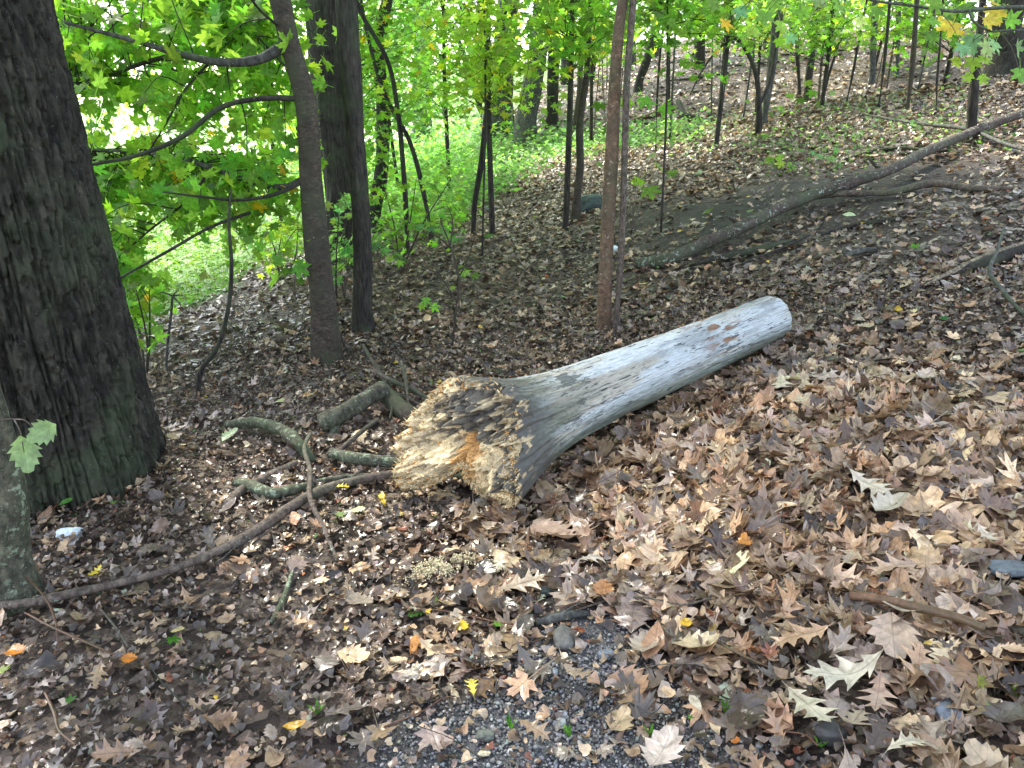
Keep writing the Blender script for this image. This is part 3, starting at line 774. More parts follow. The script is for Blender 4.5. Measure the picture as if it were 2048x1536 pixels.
def canopy(parent, c, rad, n, size, kind='mid'):
    """upper crown: leaf sprays through a lumpy ellipsoid"""
    c = np.array(c, float); rad = np.array(rad, float); b = MBuf()
    m = max(6, n//55); cl = RNG.normal(0, 1, (m, 3)); cl /= np.linalg.norm(cl, axis=1)[:, None]; cl *= RNG.uniform(.35, 1.0, (m, 1))
    cen = c+cl*rad; P = cen[RNG.integers(0, m, n)]+RNG.normal(0, .17, (n, 3))*rad
    leaves_at(b, P, size, kind, GREEN_LO, .8)
    return b.build('crown', M_CANOPY, parent)

TREES = []
def tree(name, label, cat, stations, mat, height=11, crown=None, sides=14, ridge=.0, flare=1.25, group=None, rough=.05, knots=0, lean=(0, 0), base_y=None, kcrown='mid', branches=None, Yoff=None, csize=.26):
    """stations: photo pixels (px, py, width) from the foot upward; the foot stands where the ground is seen there"""
    b = G(stations[0][0], stations[0][1]) if base_y is None else PY(stations[0][0], stations[0][1], base_y)
    pts = [b-np.array([0, 0, .12])]; R = [wpx(stations[0][2], b)/2*flare*1.05]
    for i, (px, py, wd) in enumerate(stations):
        y = b[1]+(Yoff[i] if Yoff else 0)
        p = PY(px, py, y) if i else b+np.array([0, 0, .0])
        r = wpx(wd, p)/2; pts.append(p); R.append(r*(flare if i == 0 else 1))
        if i == 0: pts.append(p+np.array([0, 0, r*1.6])); R.append(r)
    last = pts[-1]; d = pts[-1]-pts[-2]; d /= np.linalg.norm(d)+1e-9; d = d*.5+np.array([lean[0], lean[1], 1])*.5; d /= np.linalg.norm(d)
    # drop stations that fold back
    P = [pts[0]]; Q = [R[0]]
    for p, r in zip(pts[1:], R[1:]):
        if p[2] > P[-1][2]+.01 or name == 'arched_sapling': P.append(p); Q.append(r)
    if height:
        hh = height-(last[2]-b[2])
        if hh > .3:
            for f in (.33, .66, 1.0):
                P.append(last+d*hh*f+RNG.normal(0, .03, 3)*hh*.3); Q.append(Q[-1]*.82 if f < 1 else Q[-1]*.4)
    root = empty(name, b, label, cat, group)
    V, Fs, U = tube(P, Q, sides, len(TREES)+1, rough, 5., n=int(min(200, max(24, (P[-1][2]-P[0][2])/.06))), ridge=ridge, knots=knots)
    mb = MBuf(); mb.add(V, Fs, U=U); mb.build('trunk', mat, root)
    if crown:
        cz, rr, n = crown
        canopy(root, last+d*max(0.0, (b[2]+cz-last[2])), (rr, rr, rr*.55), n, csize, kcrown)
        # a few limbs up in the crown
        lb = MBuf(); top = last+d*max(0.0, (b[2]+cz-last[2]))
        for q in range(5):
            a = q*1.26+len(TREES); s0 = last+(top-last)*(.45+.1*q); e = top+np.array([cos(a), sin(a), .2])*rr*.7
            V, Fs, U = tube([s0, (s0+e)/2+np.array([0, 0, -.1*rr]), e], [Q[-1]*1.2+.01, Q[-1]*.8+.008, .006], 6, q, .05, n=14); lb.add(V, Fs, U=U)
        lb.build('limbs', mat, root)
    TREES.append((root, P, Q)); return root, np.array(P), np.array(Q), b

# --- the big oak at the left
def big_oak():
    root = empty('oak_tree', (OAKC[0], OAKC[1], float(h(*OAKC))), 'massive dark oak trunk with deeply furrowed bark and flared foot', 'tree')
    k = 560; n = 620; H = 3.2; z0 = float(h(*OAKC))-.15
    th = np.linspace(0, 2*pi, k, endpoint=False)[None]; z = np.linspace(0, 1, n)[:, None]*H
    r = .458-.022*z
    fl = np.exp(-z/.45)
    r = r+fl*(.038*np.cos(5*th+2.0)+.018*np.cos(8*th))+np.exp(-z/.24)*(.20*ang_bump(th, radians(-82), radians(38))+.05*ang_bump(th, radians(-30), radians(12))+.01*ang_bump(th, radians(20), radians(20)))+.012*np.cos(2*th+z)
    cx, sx = np.cos(th), np.sin(th)
    wv = (fbm(cx*3, sx*3, z*1.5, 101, 3)-.5)*.9
    f1 = fbm(cx*19+wv, sx*19+wv, z*2.6, 102, 3); rg = 1-np.abs(2*f1-1)
    f2 = fbm(cx*34, sx*34, z*13, 103, 3); brk = fbm(cx*15, sx*15, z*22, 104, 2)
    fur = sstep(.86, .97, rg)
    r = r-fur*.024+(f2-.5)*.030-sstep(.56, .66, brk)*.014+ (fbm(cx*60, sx*60, z*34, 105, 3)-.5)*.014
    # hollow seam running up from the foot
    se = (th-radians(-68)+pi) % (2*pi)-pi
    r = r-.07*np.exp(-(se/.10)**2)*np.exp(-(z/.75)**2)
    cxo = OAKC[0]-.05*z*.8; X = cxo+r*cx; Y = OAKC[1]+r*sx; Z = z0+z+0*th
    V = np.stack([X, Y, Z], -1).reshape(-1, 3)
    i = np.arange(n-1)[:, None]*k; j = np.arange(k)[None]; j2 = (j+1) % k
    F = np.stack([i+j, i+j2, i+k+j2, i+k+j], -1).reshape(-1, 4)
    mesh_np('trunk', V, [F], M_OAK, root, uv=np.stack([th*.4+0*z, z+0*th], -1).reshape(-1, 2))
    b = MBuf(); p0 = np.array([OAKC[0]-.05*H*.8, OAKC[1], z0+H])
    V, Fs, U = tube([p0-np.array([0, 0, .1]), p0+np.array([-.1, 0, 3]), p0+np.array([-.1, .3, 8])], [.385, .34, .12], 24, 3, .06, n=60); b.add(V, Fs, U=U)
    for q in range(7):
        a = q*.9; s0 = p0+np.array([-.1, .1, 1.6+q*.7]); e = s0+np.array([cos(a)*3.0, sin(a)*3.0, 1.8])
        V, Fs, U = tube([s0, (s0+e)/2+np.array([0, 0, .5]), e], [.13, .08, .02], 8, q, .06, n=20); b.add(V, Fs, U=U)
    b.build('upper_limbs', M_OAK, root)
    canopy(root, (OAKC[0]-.6, OAKC[1]+1.0, z0+9.5), (3.6, 3.8, 2.4), 5200, .30, 'mid')
big_oak()

# --- slim trunk at the very edge, in front of the oak
YT, YP, YQ, yb = tree('young_tree', 'slim mossy grey trunk dotted with lichen in front of the oak foot', 'tree',
    [(22, 1205, 108), (6, 1000, 88), (-20, 860, 80), (-44, 780, 78), (-85, 600, 74)], M_MOSSY, 6.5, (5.2, 1.6, 500), 24, flare=1.15, base_y=None)
# its low sprig with two pale green lobed leaves
def sprig():
    b = MBuf(); yy = yb[1]-.12
    a = PY(30, 835, yy); pa = PY(62, 880, yy)
    for (p0, p1, p2) in (((28, 838), (40, 862), (48, 905)), ((28, 838), (52, 842), (66, 855))):
        V, Fs, U = tube([PY(*p0, yy), PY(*p1, yy-.02), PY(*p2, yy-.03)], [.0022, .0018, .0012], 5, 2, 0, n=8); b.add(V, Fs, U=U)
    V, Fs, U = tube([PY(-30, 850, yy+.10), PY(10, 838, yy+.03), PY(28, 838, yy)], [.004, .003, .002], 5, 2, 0, n=8); b.add(V, Fs, U=U)
    b.build('twig', M_STICK, YT)
    for (px, py, ang, s_) in ((52, 908, 185, .120), (86, 864, 118, .100)):
        p = PY(px, py, yy-.03)
        V, F = curled(subdivide(*broad()), 83, .3)
        R = frames(np.array([[.15, -1.0, .25]]), np.array([radians(ang)]))
        bb = MBuf(); scatter(bb, [(V, F)], np.array([p]), R, np.array([s_]), np.array([[.27, .40, .22]])); bb.build('leaf', M_GREEN, YT)
sprig()

# --- the leaning maple with long branches to the left
MT, MP, MQ, mb_ = tree('maple_tree', 'leaning brown maple with long curved branches reaching towards the oak', 'tree',
    [(655, 722, 60), (648, 620, 51), (632, 480, 50), (622, 360, 45), (610, 200, 42), (578, 80, 39), (560, 0, 42)], M_MAPLE, 9.5, (8.0, 2.3, 1300), 28, flare=1.12, lean=(-.25, 0), knots=7)
def maple_branches():
    Y0 = mb_[1]
    # photo paths of the main branches: (px, py, width), each ends a little nearer or farther than the trunk
    paths = [([(580, 85, 26), (520, 118, 20), (450, 125, 17), (360, 108, 14), (270, 82, 10), (130, 45, 7)], -.1),
             ([(360, 108, 10), (300, 122, 9), (220, 150, 7), (140, 176, 4)], .25),
             ([(605, 198, 13), (540, 196, 11), (440, 216, 10), (370, 270, 10), (270, 312, 8), (180, 330, 6), (110, 345, 4)], -.25),
             ([(620, 352, 17), (570, 374, 13), (500, 362, 12), (420, 335, 11), (340, 312, 8), (170, 298, 5)], .35),
             ([(620, 355, 9), (560, 385, 8), (480, 400, 6), (400, 393, 5), (325, 384, 3)], -.2),
             ([(420, 340, 6), (380, 395, 5), (300, 460, 4), (210, 540, 3)], .1),
             ([(500, 425, 7), (420, 455, 6), (340, 500, 6), (230, 562, 4)], -.35),
             ([(600, 190, 6), (585, 150, 6), (540, 100, 4), (480, 30, 4), (470, -30, 3)], .5),
             ([(560, 55, 6), (520, 20, 5), (490, -20, 5)], -.3),
             ([(418, 125, 5), (370, 180, 5), (330, 250, 4), (300, 300, 3)], .0)]
    segs = []
    for i, (pp, dy) in enumerate(paths):
        n = len(pp); P = []; R = []
        for q, (px, py, wd) in enumerate(pp):
            p = PY(px, py, Y0+dy*(q/(n-1))*2.0+(0.0 if q else 0)); P.append(p); R.append(wpx(wd, p)/2)
        b = MBuf(); V, Fs, U = tube(P, R, 10, i+30, .06, 8, knots=3); b.add(V, Fs, U=U); b.build('branch', M_GREY if i in (0, 3) else M_DARK, MT)
        segs.append(catmull(np.array(P), 30))
    nodes = np.concatenate(segs+[MP[3:8]])
    wood = MBuf(); lv = MBuf(); rg = RNG
    cnt = 0
    while cnt < 470:
        px = rg.uniform(60, 640); py = rg.uniform(-120, 720); Y = Y0-.15+2.6*rg.uniform()**.8
        # outline of the hanging foliage: lower edge rises from the oak to the trunk
        lower = np.interp(px, [60, 240, 300, 340, 420, 470, 540, 640], [640, 700, 620, 470, 440, 560, 540, 420])
        if py > lower: continue
        if ((px-235)/135)**2+((py-268)/80)**2 < 1: continue
        if ((px-410)/90)**2+((py-560)/75)**2 < 1: continue       # the lawn seen under the branches       # opening onto the bright field
        if rg.uniform() < .35*math.exp(-(((px-400)/90)**2+((py-90)/60)**2)): continue
        if px > 575 and (rg.uniform() < .8 or Y < Y0+.4): continue
        t = PY(px, py, Y)
        dd = np.linalg.norm(nodes-t, axis=1)+.4*(nodes[:, 2] < t[2]); a = nodes[int(np.argmin(dd+rg.uniform(0, .25, len(dd))))]
        if np.linalg.norm(a-t) > 1.5: continue
        twig_spray(wood, lv, a, t, .0045, int(rg.integers(7, 13)), .138, 'mid', GREEN_HI, spread=.11, flat=.45); cnt += 1
    wood.build('twigs', M_DARK, MT); lv.build('leaves', M_GREEN, MT)
maple_branches()

def shade_tree(x, y, hgt, r, n, label):  # unseen tree added to keep the sun off the ground behind the log
    b = np.array([x, y, float(h(x, y))]); root = empty('shade_maple', b, label, 'tree')
    m = MBuf(); V, Fs, U = tube([b-(0, 0, .2), b+(.1, 0, hgt*.5), b+(0, .1, hgt)], [.15, .12, .06], 16, int(abs(x*7)), .06); m.add(V, Fs, U=U); m.build('trunk', M_GREY, root)
    canopy(root, b+(0, 0, hgt), (r, r, r*.6), n, .28)
shade_tree(-6.6, 10.9, 9.0, 3.1, 4200, 'unseen maple added behind the oak trunk to shade the ground')
# --- trunks in the middle distance: (name, label, stations, material, ...)
def T(name, label, st, mat, **kw): return tree(name, label, 'tree', st, mat, **kw)
T('dark_tree', 'straight dark furrowed trunk just behind the leaning maple', [(728, 665, 42), (726, 520, 38), (719, 400, 36), (708, 240, 38), (698, 100, 43), (692, 0, 44)], M_DARK, height=11, crown=(9, 3.0, 4200), sides=40, ridge=.10, flare=1.15)
T('dark_tree', 'thick black trunk with white streaks behind the straight dark trunk', [(688, 530, 62), (682, 400, 58), (665, 240, 60), (652, 120, 62), (642, 0, 64)], M_DARK, height=13, crown=(10.5, 3.4, 4500), sides=48, ridge=.14, flare=1.2)
T('crooked_tree', 'slender crooked dark trunk with a kinked top behind the dark pair', [(748, 470, 34), (762, 350, 28), (765, 200, 27), (757, 100, 25), (762, 55, 27), (775, 0, 22)], M_DARK, height=8, crown=(7, 2.4, 2000), sides=16, knots=4)
T('sapling', 'thin curved sapling starting beside the slender crooked trunk', [(815, 512, 12), (812, 420, 11), (806, 330, 10), (795, 220, 10), (778, 130, 9), (720, 20, 9)], M_DARK, height=5, sides=8)
T('sapling', 'thin sapling bending away to the slope behind the curved one', [(862, 490, 11), (846, 380, 10), (818, 280, 9), (770, 190, 8), (735, 70, 7)], M_DARK, height=4.5, sides=8)
T('grey_tree', 'pale mottled grey-green trunk rising from the undergrowth', [(846, 288, 40), (843, 180, 38), (846, 80, 37), (842, 0, 38)], M_GREY, height=14, crown=(11, 3.4, 1500), sides=22, csize=.34)
T('grey_tree', 'thick grey trunk with pale furrows and leaves round its base', [(996, 272, 58), (1002, 180, 48), (1010, 80, 44), (1018, 0, 42)], M_GREY, height=15, crown=(12, 3.6, 1500), sides=24, ridge=.06, csize=.34)
T('grey_tree', 'grey trunk leaning gently over the undergrowth at the crest', [(1052, 285, 44), (1062, 190, 40), (1078, 90, 36), (1090, 0, 34)], M_GREY, height=15, crown=(12, 3.6, 1500), sides=24, ridge=.06, csize=.34)
T('dark_tree', 'dark leafy trunk seen behind the two grey trunks', [(1104, 262, 26), (1106, 160, 24), (1110, 0, 24)], M_DARK, height=12, crown=(10, 3, 700), sides=14, csize=.34)
T('sapling', 'brown sapling with the kinked stem behind the orange-brown sapling', [(1151, 440, 20), (1160, 340, 16), (1160, 240, 15), (1172, 160, 13), (1178, 60, 12), (1183, 0, 11)], M_MAPLE, height=8, crown=(7, 2.2, 1800), sides=14, knots=4)
T('sapling', 'short brown stem standing behind the kinked brown sapling', [(1146, 277, 12), (1157, 200, 11), (1163, 100, 10), (1168, 20, 9)], M_MAPLE, height=6, crown=(5, 1.4, 250), sides=10)
T('sapling', 'straight orange-brown sapling with ringed scars beside the log', [(1207, 662, 30), (1210, 560, 28), (1216, 440, 27), (1224, 300, 27), (1230, 160, 24), (1240, 40, 22), (1246, 0, 22)], M_ORANGE, height=8.5, crown=(7.6, 2.2, 1600), sides=24, knots=9, flare=1.05)
T('sapling', 'slim grey-brown sapling twisting up beside the orange-brown one', [(1232, 660, 15), (1240, 540, 13), (1246, 420, 13), (1250, 280, 13), (1254, 160, 14), (1264, 30, 14)], M_STICK, height=6.5, crown=(5.4, 1.3, 300), sides=14, knots=6)
T('leaning_tree', 'dark trunk leaning on the far hillside below the bright gap', [(1277, 182, 17), (1290, 130, 18), (1303, 90, 17), (1312, 50, 15)], M_DARK, height=12, crown=(10, 3, 700), sides=12, csize=.36)
T('sapling', 'thin dark stem rising out of the leafy undergrowth', [(1311, 305, 5), (1314, 200, 5), (1322, 90, 5), (1334, 0, 5)], M_DARK, height=6, sides=6)
T('forked_sapling', 'slender sapling splitting off stems near the crest edge', [(947, 470, 11), (948, 420, 11), (962, 330, 12), (972, 240, 12), (982, 150, 9), (1005, 60, 8)], M_DARK, height=5, crown=(3.8, 1.1, 250), sides=10)
T('sapling', 'pale thin stem leaning out from the foot of the forked sapling', [(968, 262, 12), (955, 200, 10), (925, 100, 9), (880, 0, 8)], M_GREY, height=6, crown=(5, 1.3, 200), sides=8)
T('sapling', 'thin pale stem with a slight bend between the grey trunks', [(965, 250, 10), (952, 160, 8), (930, 60, 8), (920, 0, 8)], M_GREY, height=6, crown=(5, 1.3, 200), sides=8)
T('grey_tree', 'grey-brown trunk in sparse green growth on the right slope', [(1527, 252, 13), (1534, 200, 14), (1548, 100, 17), (1553, 30, 16)], M_GREY, height=10, crown=(8, 2.4, 600), sides=14)
T('dark_tree', 'dark slanting trunk wrapped in leafy growth', [(1612, 205, 16), (1618, 150, 15), (1626, 90, 13), (1634, 10, 12)], M_DARK, height=9, crown=(7, 2.2, 500), sides=12)
T('dark_tree', 'narrow dark trunk touching the slanting leafy trunk', [(1597, 195, 9), (1595, 120, 8), (1594, 0, 8)], M_DARK, height=9, crown=(7, 2, 400), sides=10)
T('sapling', 'thin black sapling curving up from the right undergrowth', [(1646, 212, 5), (1655, 160, 5), (1670, 110, 5), (1685, 60, 4), (1690, 0, 4)], M_DARK, height=5, sides=6)
T('sapling', 'thin bent stem next to the curving black sapling', [(1692, 215, 5), (1705, 150, 5), (1716, 90, 5), (1734, 0, 4)], M_DARK, height=5, sides=6)
T('sapling', 'straight thin stem in front of the fallen logs on the hill', [(1757, 215, 6), (1768, 130, 6), (1776, 50, 6), (1780, 0, 6)], M_DARK, height=5, sides=6)
T('grey_tree', 'pale stubby trunk low on the far right hillside', [(1742, 172, 13), (1746, 100, 13), (1752, 0, 14)], M_GREY, height=11, crown=(9, 2.8, 500), sides=12, csize=.34)
T('brown_tree', 'bent brown stem above the right bank', [(1813, 225, 9), (1823, 150, 10), (1828, 90, 10), (1834, 0, 9)], M_MAPLE, height=8, crown=(6.5, 1.8, 400), sides=12)
T('dark_tree', 'dark sapling standing where the long lichen branch passes', [(1938, 282, 22), (1946, 200, 20), (1955, 110, 15), (1966, 0, 13)], M_DARK, height=8, crown=(6.5, 1.9, 600), sides=16)
T('dark_tree', 'broad shadowy trunk at the end of the right hillside', [(2012, 150, 72), (2016, 80, 64), (2022, 0, 62)], M_DARK, height=14, crown=(11, 3.4, 1500), sides=28, ridge=.08, csize=.34)
T('grey_tree', 'far grey trunk against the hillside near the bent brown stem', [(1792, 155, 10), (1795, 80, 10), (1798, 0, 10)], M_GREY, height=12, crown=(10, 2.8, 400), sides=10, csize=.36)
T('sapling', 'spindly stem in the open part of the right slope', [(1870, 232, 5), (1874, 160, 5), (1880, 90, 4), (1886, 0, 4)], M_DARK, height=5, sides=6)
# the arched sapling
def arched():
    b = G(1516, 270); st = [(1516, 270, 12), (1518, 215, 11), (1512, 150, 9), (1500, 115, 8), (1465, 76, 7), (1440, 95, 5), (1405, 140, 4), (1380, 190, 3)]
    root = empty('arched_sapling', b, 'dark sapling bowed over into a pointed arch on the slope', 'tree')
    P = [b-np.array([0, 0, .05])]+[PY(px, py, b[1]-.05*i) for i, (px, py, _) in enumerate(st)]; R = [.03]+[wpx(w_, P[1])/2 for _, _, w_ in st]
    m = MBuf(); V, Fs, U = tube(P, R, 8, 3, .06); m.add(V, Fs, U=U); m.build('trunk', M_DARK, root)
    m = MBuf(); q = [PY(1516, 215, b[1]), PY(1540, 160, b[1]+.1), PY(1552, 90, b[1]+.2), PY(1566, 20, b[1]+.3)]
    V, Fs, U = tube(q, [wpx(9, b)/2, wpx(7, b)/2, wpx(6, b)/2, wpx(5, b)/2], 8, 4, .06); m.add(V, Fs, U=U); m.build('side_stem', M_DARK, root)
arched()

# --- understory foliage: many small trees whose low sprays fill the band under the canopy
def understory():
    labels = ['small leafy maple on the left of the crest', 'bushy young maple behind the grey trunks', 'low spreading maple sapling at the crest', 'bright young maple beyond the undergrowth',
              'yellow-green young tree before the far hillside', 'young maple arching over the bank', 'thin leafy tree halfway up the right slope', 'leafy maple near the dark slanting trunk',
              'young tree with wide sprays on the right slope', 'leafy sapling below the broad shadowy trunk', 'yellow-green maple at the far edge of the slope', 'pale leafy tree behind the leaning dark trunk',
              'tall leafy maple beyond the black streaked trunk', 'soft green tree past the crooked trunk', 'small leafy tree between lawn and dark trunks', 'thin leafy tree in the middle of the far hillside']
    # (trunk px, base distance, leaf band py range, px half-width, sprays, kind)
    spec = [(720, 9.5, -60, 330, 110, 90, 'mid'), (900, 12.5, -60, 210, 110, 65, 'mid'), (985, 9.0, 60, 190, 110, 34, 'yel'), (800, 15, -60, 260, 130, 100, 'blue'),
            (1180, 15, -60, 90, 110, 60, 'yel'), (1130, 8.5, -60, 90, 120, 45, 'mid'), (1420, 11, -60, 40, 150, 55, 'mid'), (1620, 13, -60, 90, 120, 60, 'mid'),
            (1500, 17, -60, 70, 130, 50, 'yel'), (1850, 14, -60, 80, 130, 55, 'mid'), (1720, 20, -60, 70, 150, 60, 'yel'), (1330, 20, -60, 60, 110, 40, 'blue'),
            (610, 16, -60, 300, 120, 60, 'yel'), (760, 20, -60, 240, 120, 100, 'blue'), (560, 12, -60, 380, 100, 55, 'mid'), (1560, 24, -60, 60, 200, 60, 'blue')]
    for i, (px, Y, p0, p1, hw, ns, kind) in enumerate(spec):
        gx = (px-1024)/FPX*(Y*CP+.5); b = np.array([gx, Y, float(h(gx, Y))])
        root = empty('leafy_maple', b, labels[i], 'tree', 'young maples filling the wood')
        top = PY(px, -200, Y); hgt = max(top[2], b[2]+3)
        P = [b-np.array([0, 0, .1]), b+(0, 0, (hgt-b[2])*.5)+RNG.normal(0, .08, 3), np.array([gx, Y, hgt])]
        m = MBuf(); V, Fs, U = tube(P, [.035, .028, .018], 8, i, .06, n=30); m.add(V, Fs, U=U); m.build('trunk', M_DARK, root)
        wood = MBuf(); lv = MBuf()
        tr = catmull(np.array(P), 30)
        for q in range(ns):
            t = PY(px+RNG.normal(0, hw*.6), RNG.uniform(p0, p1), Y+RNG.normal(0, .9))
            if t[2] < h(t[0], t[1])+.35: continue
            a = tr[int(np.argmin(np.abs(tr[:, 2]-(t[2]-.3))))]
            twig_spray(wood, lv, a, t, .006, 16, .125 if Y < 14 else .17, kind, GREEN_LO, spread=.20 if Y < 14 else .3, flat=.7)
        wood.build('twigs', M_DARK, root)
        if px in (560, 610, 720, 900, 1130): leaves_at(lv, P[-1]+RNG.normal(0, 1, (1500, 3))*np.array([1.2, 1.2, .5])+np.array([0, 0, 1.6]), .26, kind, GREEN_LO, .8)  # dense top leaves added overhead to shade the ground below
        lv.build('crown', M_GREEN, root)
understory()
def distant_wood():
    """the far wood beyond hill and field: one uncountable mass"""
    b = MBuf(); n = 30000
    a = RNG.uniform(-radians(50), radians(50), n); d = RNG.uniform(34, 75, n)
    x, y = d*np.sin(a), d*np.cos(a)
    op = sstep(-18, -8, x)*1.0
    z = h(x, y)+RNG.uniform(0, 1, n)**.8*11+.2
    cl = fbm(x*.35, y*.35, z*.35, 95, 3); k = cl > .46
    # the field side is open and low: trees stand only at its far rim
    k &= ~((x < -6) & (d < 55))
    k &= ~((np.abs(x/y-.235) < .075) & (cl < .60) & (z > h(x, y)+1.2))       # the bright gap over the hill
    P = np.stack([x, y, z], -1)[k]
    leaves_at(b, P, .55, 'yel', GREEN_LO, .5)
    tag(b.build('distant_wood', M_CANOPY), 'bright green mass of far woodland beyond the hill', 'woodland', kind='stuff')
    # countable far trunks
    for i in range(16):
        px = 980+i*66+RNG.uniform(-20, 20); Y = RNG.uniform(24, 40); x = (px-1024)/FPX*Y*CP
        bb = np.array([x, Y, float(h(x, Y))]); root = empty('distant_tree', bb, 'thin far trunk on the hillside under the canopy', 'tree', 'far trunks on the hillside')
        m = MBuf(); V, Fs, U = tube([bb-(0, 0, .2), bb+(RNG.uniform(-.4, .4), 0, 5), bb+(RNG.uniform(-.6, .6), 0, 11)], [.16, .13, .05], 10, i, .05, n=20); m.add(V, Fs, U=U)
        m.build('trunk', M_GREY if i % 3 else M_DARK, root)
        canopy(root, bb+(0, 0, 9), (2.6, 2.6, 1.8), 350, .4, 'mid')
distant_wood()

# ------------------------------------------------------------------ fallen wood
def stick(name, label, cat, pp, mat, lift=0.0, k=12, rough=.13, knots=3, group=None, lifts=None, part='stem', root=None, ridge=0.0):
    P = []; R = []
    for i, (px, py, wd) in enumerate(pp):
        g = G(px, py, .01); r = wpx(wd, g)/2*.82; px += RNG.normal(0, wd*.07); py += RNG.normal(0, wd*.07); l = lifts[i] if lifts else lift
        P.append(G(px, py, r*.75+l+.012)); R.append(r)
    for q in catmull(np.column_stack([P, R]), 30):
        if q[1] < 9: KEEP.append((q[0], q[1], q[3]*.8+.014))
    V, Fs, U = tube(P, R, k, len(P)+int(pp[0][0]), rough, 9, knots=knots, ridge=ridge)
    b = MBuf(); b.add(V, Fs, U=U)
    if root is not None: return b.build(part, mat, root)
    o = b.build(name, mat, None, loc=P[0]); tag(o, label, cat, group); return o
stick('long_branch', 'long thin fallen branch running from the torn log end to the slim mossy tree', 'branch',
      [(-40, 1212, 22), (60, 1204, 22), (130, 1192, 22), (250, 1165, 18), (345, 1138, 18), (410, 1112, 20), (500, 1070, 25), (580, 1015, 24), (640, 982, 24), (720, 960, 20), (800, 945, 18), (870, 945, 15)], M_STICK, .026, 14, .10, 5)
stick('curved_branch', 'pale curved branch arching out of the leaves by the oak', 'branch', [(455, 850, 22), (520, 848, 26), (570, 866, 28), (605, 893, 28), (625, 925, 22)], M_MOSSY, lifts=[.01, .05, .05, .03, -.02], k=16)
stick('mossy_branch', 'mossy green branch disappearing under the torn log end', 'branch', [(660, 908, 26), (700, 915, 29), (760, 920, 28), (830, 930, 26), (960, 962, 20)], M_MOSSY, .02, 16)
o = empty('branch_piece', G(700, 850), 'thick short mossy branch piece with a side stub', 'branch')
stick(None, None, None, [(640, 846, 44), (670, 832, 44), (705, 812, 40), (765, 776, 36)], M_MOSSY, lifts=[.02, .03, .04, .05], k=20, root=o, part='stem')
stick(None, None, None, [(675, 838, 22), (668, 858, 20), (660, 884, 17)], M_MOSSY, lifts=[.03, .01, 0], k=10, root=o, part='stub')
stick('forked_branch', 'dark mossy branch with a bend lying behind the long thin branch', 'branch', [(470, 960, 20), (500, 970, 28), (550, 985, 28), (600, 975, 22), (660, 958, 18), (740, 950, 13)], M_MOSSY, .012, 14)
stick('brown_branch', 'short brown branch half buried beside the dark mossy branch', 'branch', [(452, 1008, 22), (480, 985, 24), (530, 958, 22), (595, 925, 18)], M_STICK, .0, 12)
stick('buried_log', 'brown log stub half buried behind the torn log end', 'log', [(760, 775, 30), (800, 810, 42), (845, 850, 44), (900, 880, 40)], M_MAPLE, .0, 18)
stick('crooked_stick', 'thin crooked stick crossing over the long thin branch', 'stick', [(622, 866, 9), (608, 896, 10), (620, 940, 11), (624, 1005, 12), (648, 1058, 12), (674, 1122, 8)], M_STICK, lifts=[.05, .07, .07, .05, .02, 0], k=8, knots=4)
stick('stick', 'straight dark stick propped across the mossy green branch', 'stick', [(757, 838, 9), (715, 870, 11), (672, 908, 12)], M_STICK, lifts=[.02, .05, .03], k=8)
stick('stick', 'wavy brown root-like stick running down to the torn log end', 'stick', [(725, 690, 8), (755, 735, 10), (790, 765, 11), (835, 785, 11), (862, 806, 8)], M_STICK, lifts=[.02, .04, .05, .03, 0], k=8, knots=3)
stick('stick', 'thin stick lying under the wavy brown one', 'stick', [(765, 755, 8), (790, 785, 9), (822, 800, 9), (850, 818, 6)], M_STICK, .02, 8)
stick('twig', 'broken upright twig with a pale tip behind the log end', 'twig', [(802, 722, 7), (812, 760, 8), (816, 800, 7), (820, 830, 5)], M_STICK, lifts=[.12, .08, .04, .01], k=6)
stick('twig', 'short pale twig stub poking up near the thick mossy piece', 'twig', [(783, 790, 7), (784, 820, 7), (780, 838, 7)], M_STICK, lifts=[.06, .03, .0], k=6)
stick('stick', 'short dark lichen-dotted stick lying in the wet leaves', 'stick', [(586, 1140, 9), (566, 1195, 13), (545, 1243, 13)], M_MOSSY, .005, 10)
stick('twig', 'slender reddish twig slanting down from the oak side', 'twig', [(50, 1225, 5), (120, 1262, 6), (185, 1290, 6), (250, 1320, 4)], M_RED, lifts=[.04, .05, .03, .0], k=6)
stick('twig', 'bent twig rising over the long thin branch by the slim tree', 'twig', [(45, 1145, 3), (100, 1210, 5), (112, 1250, 6), (118, 1292, 5)], M_RED, lifts=[.10, .06, .04, .0], k=6)
stick('twig', 'brown twig curling through the leaves near the orange leaf', 'twig', [(90, 1385, 6), (110, 1430, 8), (118, 1460, 7), (150, 1490, 6)], M_RED, .02, 6)
stick('twig', 'straight thin twig pointing at the bright green leaf', 'twig', [(200, 1218, 5), (230, 1255, 6), (256, 1293, 4)], M_STICK, .02, 6)
stick('red_branch', 'smooth wet reddish branch among the pale oak leaves', 'branch', [(1698, 1190, 17), (1760, 1197, 21), (1840, 1214, 22), (1910, 1235, 21), (1972, 1254, 18)], M_RED, .05, 16, .05)
stick('stick', 'short dull red stick beside the gravel patch', 'stick', [(1448, 1218, 9), (1500, 1234, 12), (1552, 1256, 10)], M_RED, .015, 8)
stick('twig', 'thin orange twig slanting through the oak leaves', 'twig', [(1375, 1258, 4), (1440, 1288, 6), (1500, 1318, 6), (1565, 1345, 4)], M_RED, lifts=[.01, .03, .03, .01], k=6)
stick('bark_piece', 'rounded dark wet wood piece at the top of the gravel patch', 'wood piece', [(1072, 1244, 20), (1100, 1238, 25), (1150, 1230, 22), (1180, 1226, 12)], M_GREY, .0, 12)
o = empty('lichen_branch', G(1270, 532), 'long fallen branch with pale green lichen patches rising up the right bank', 'branch')
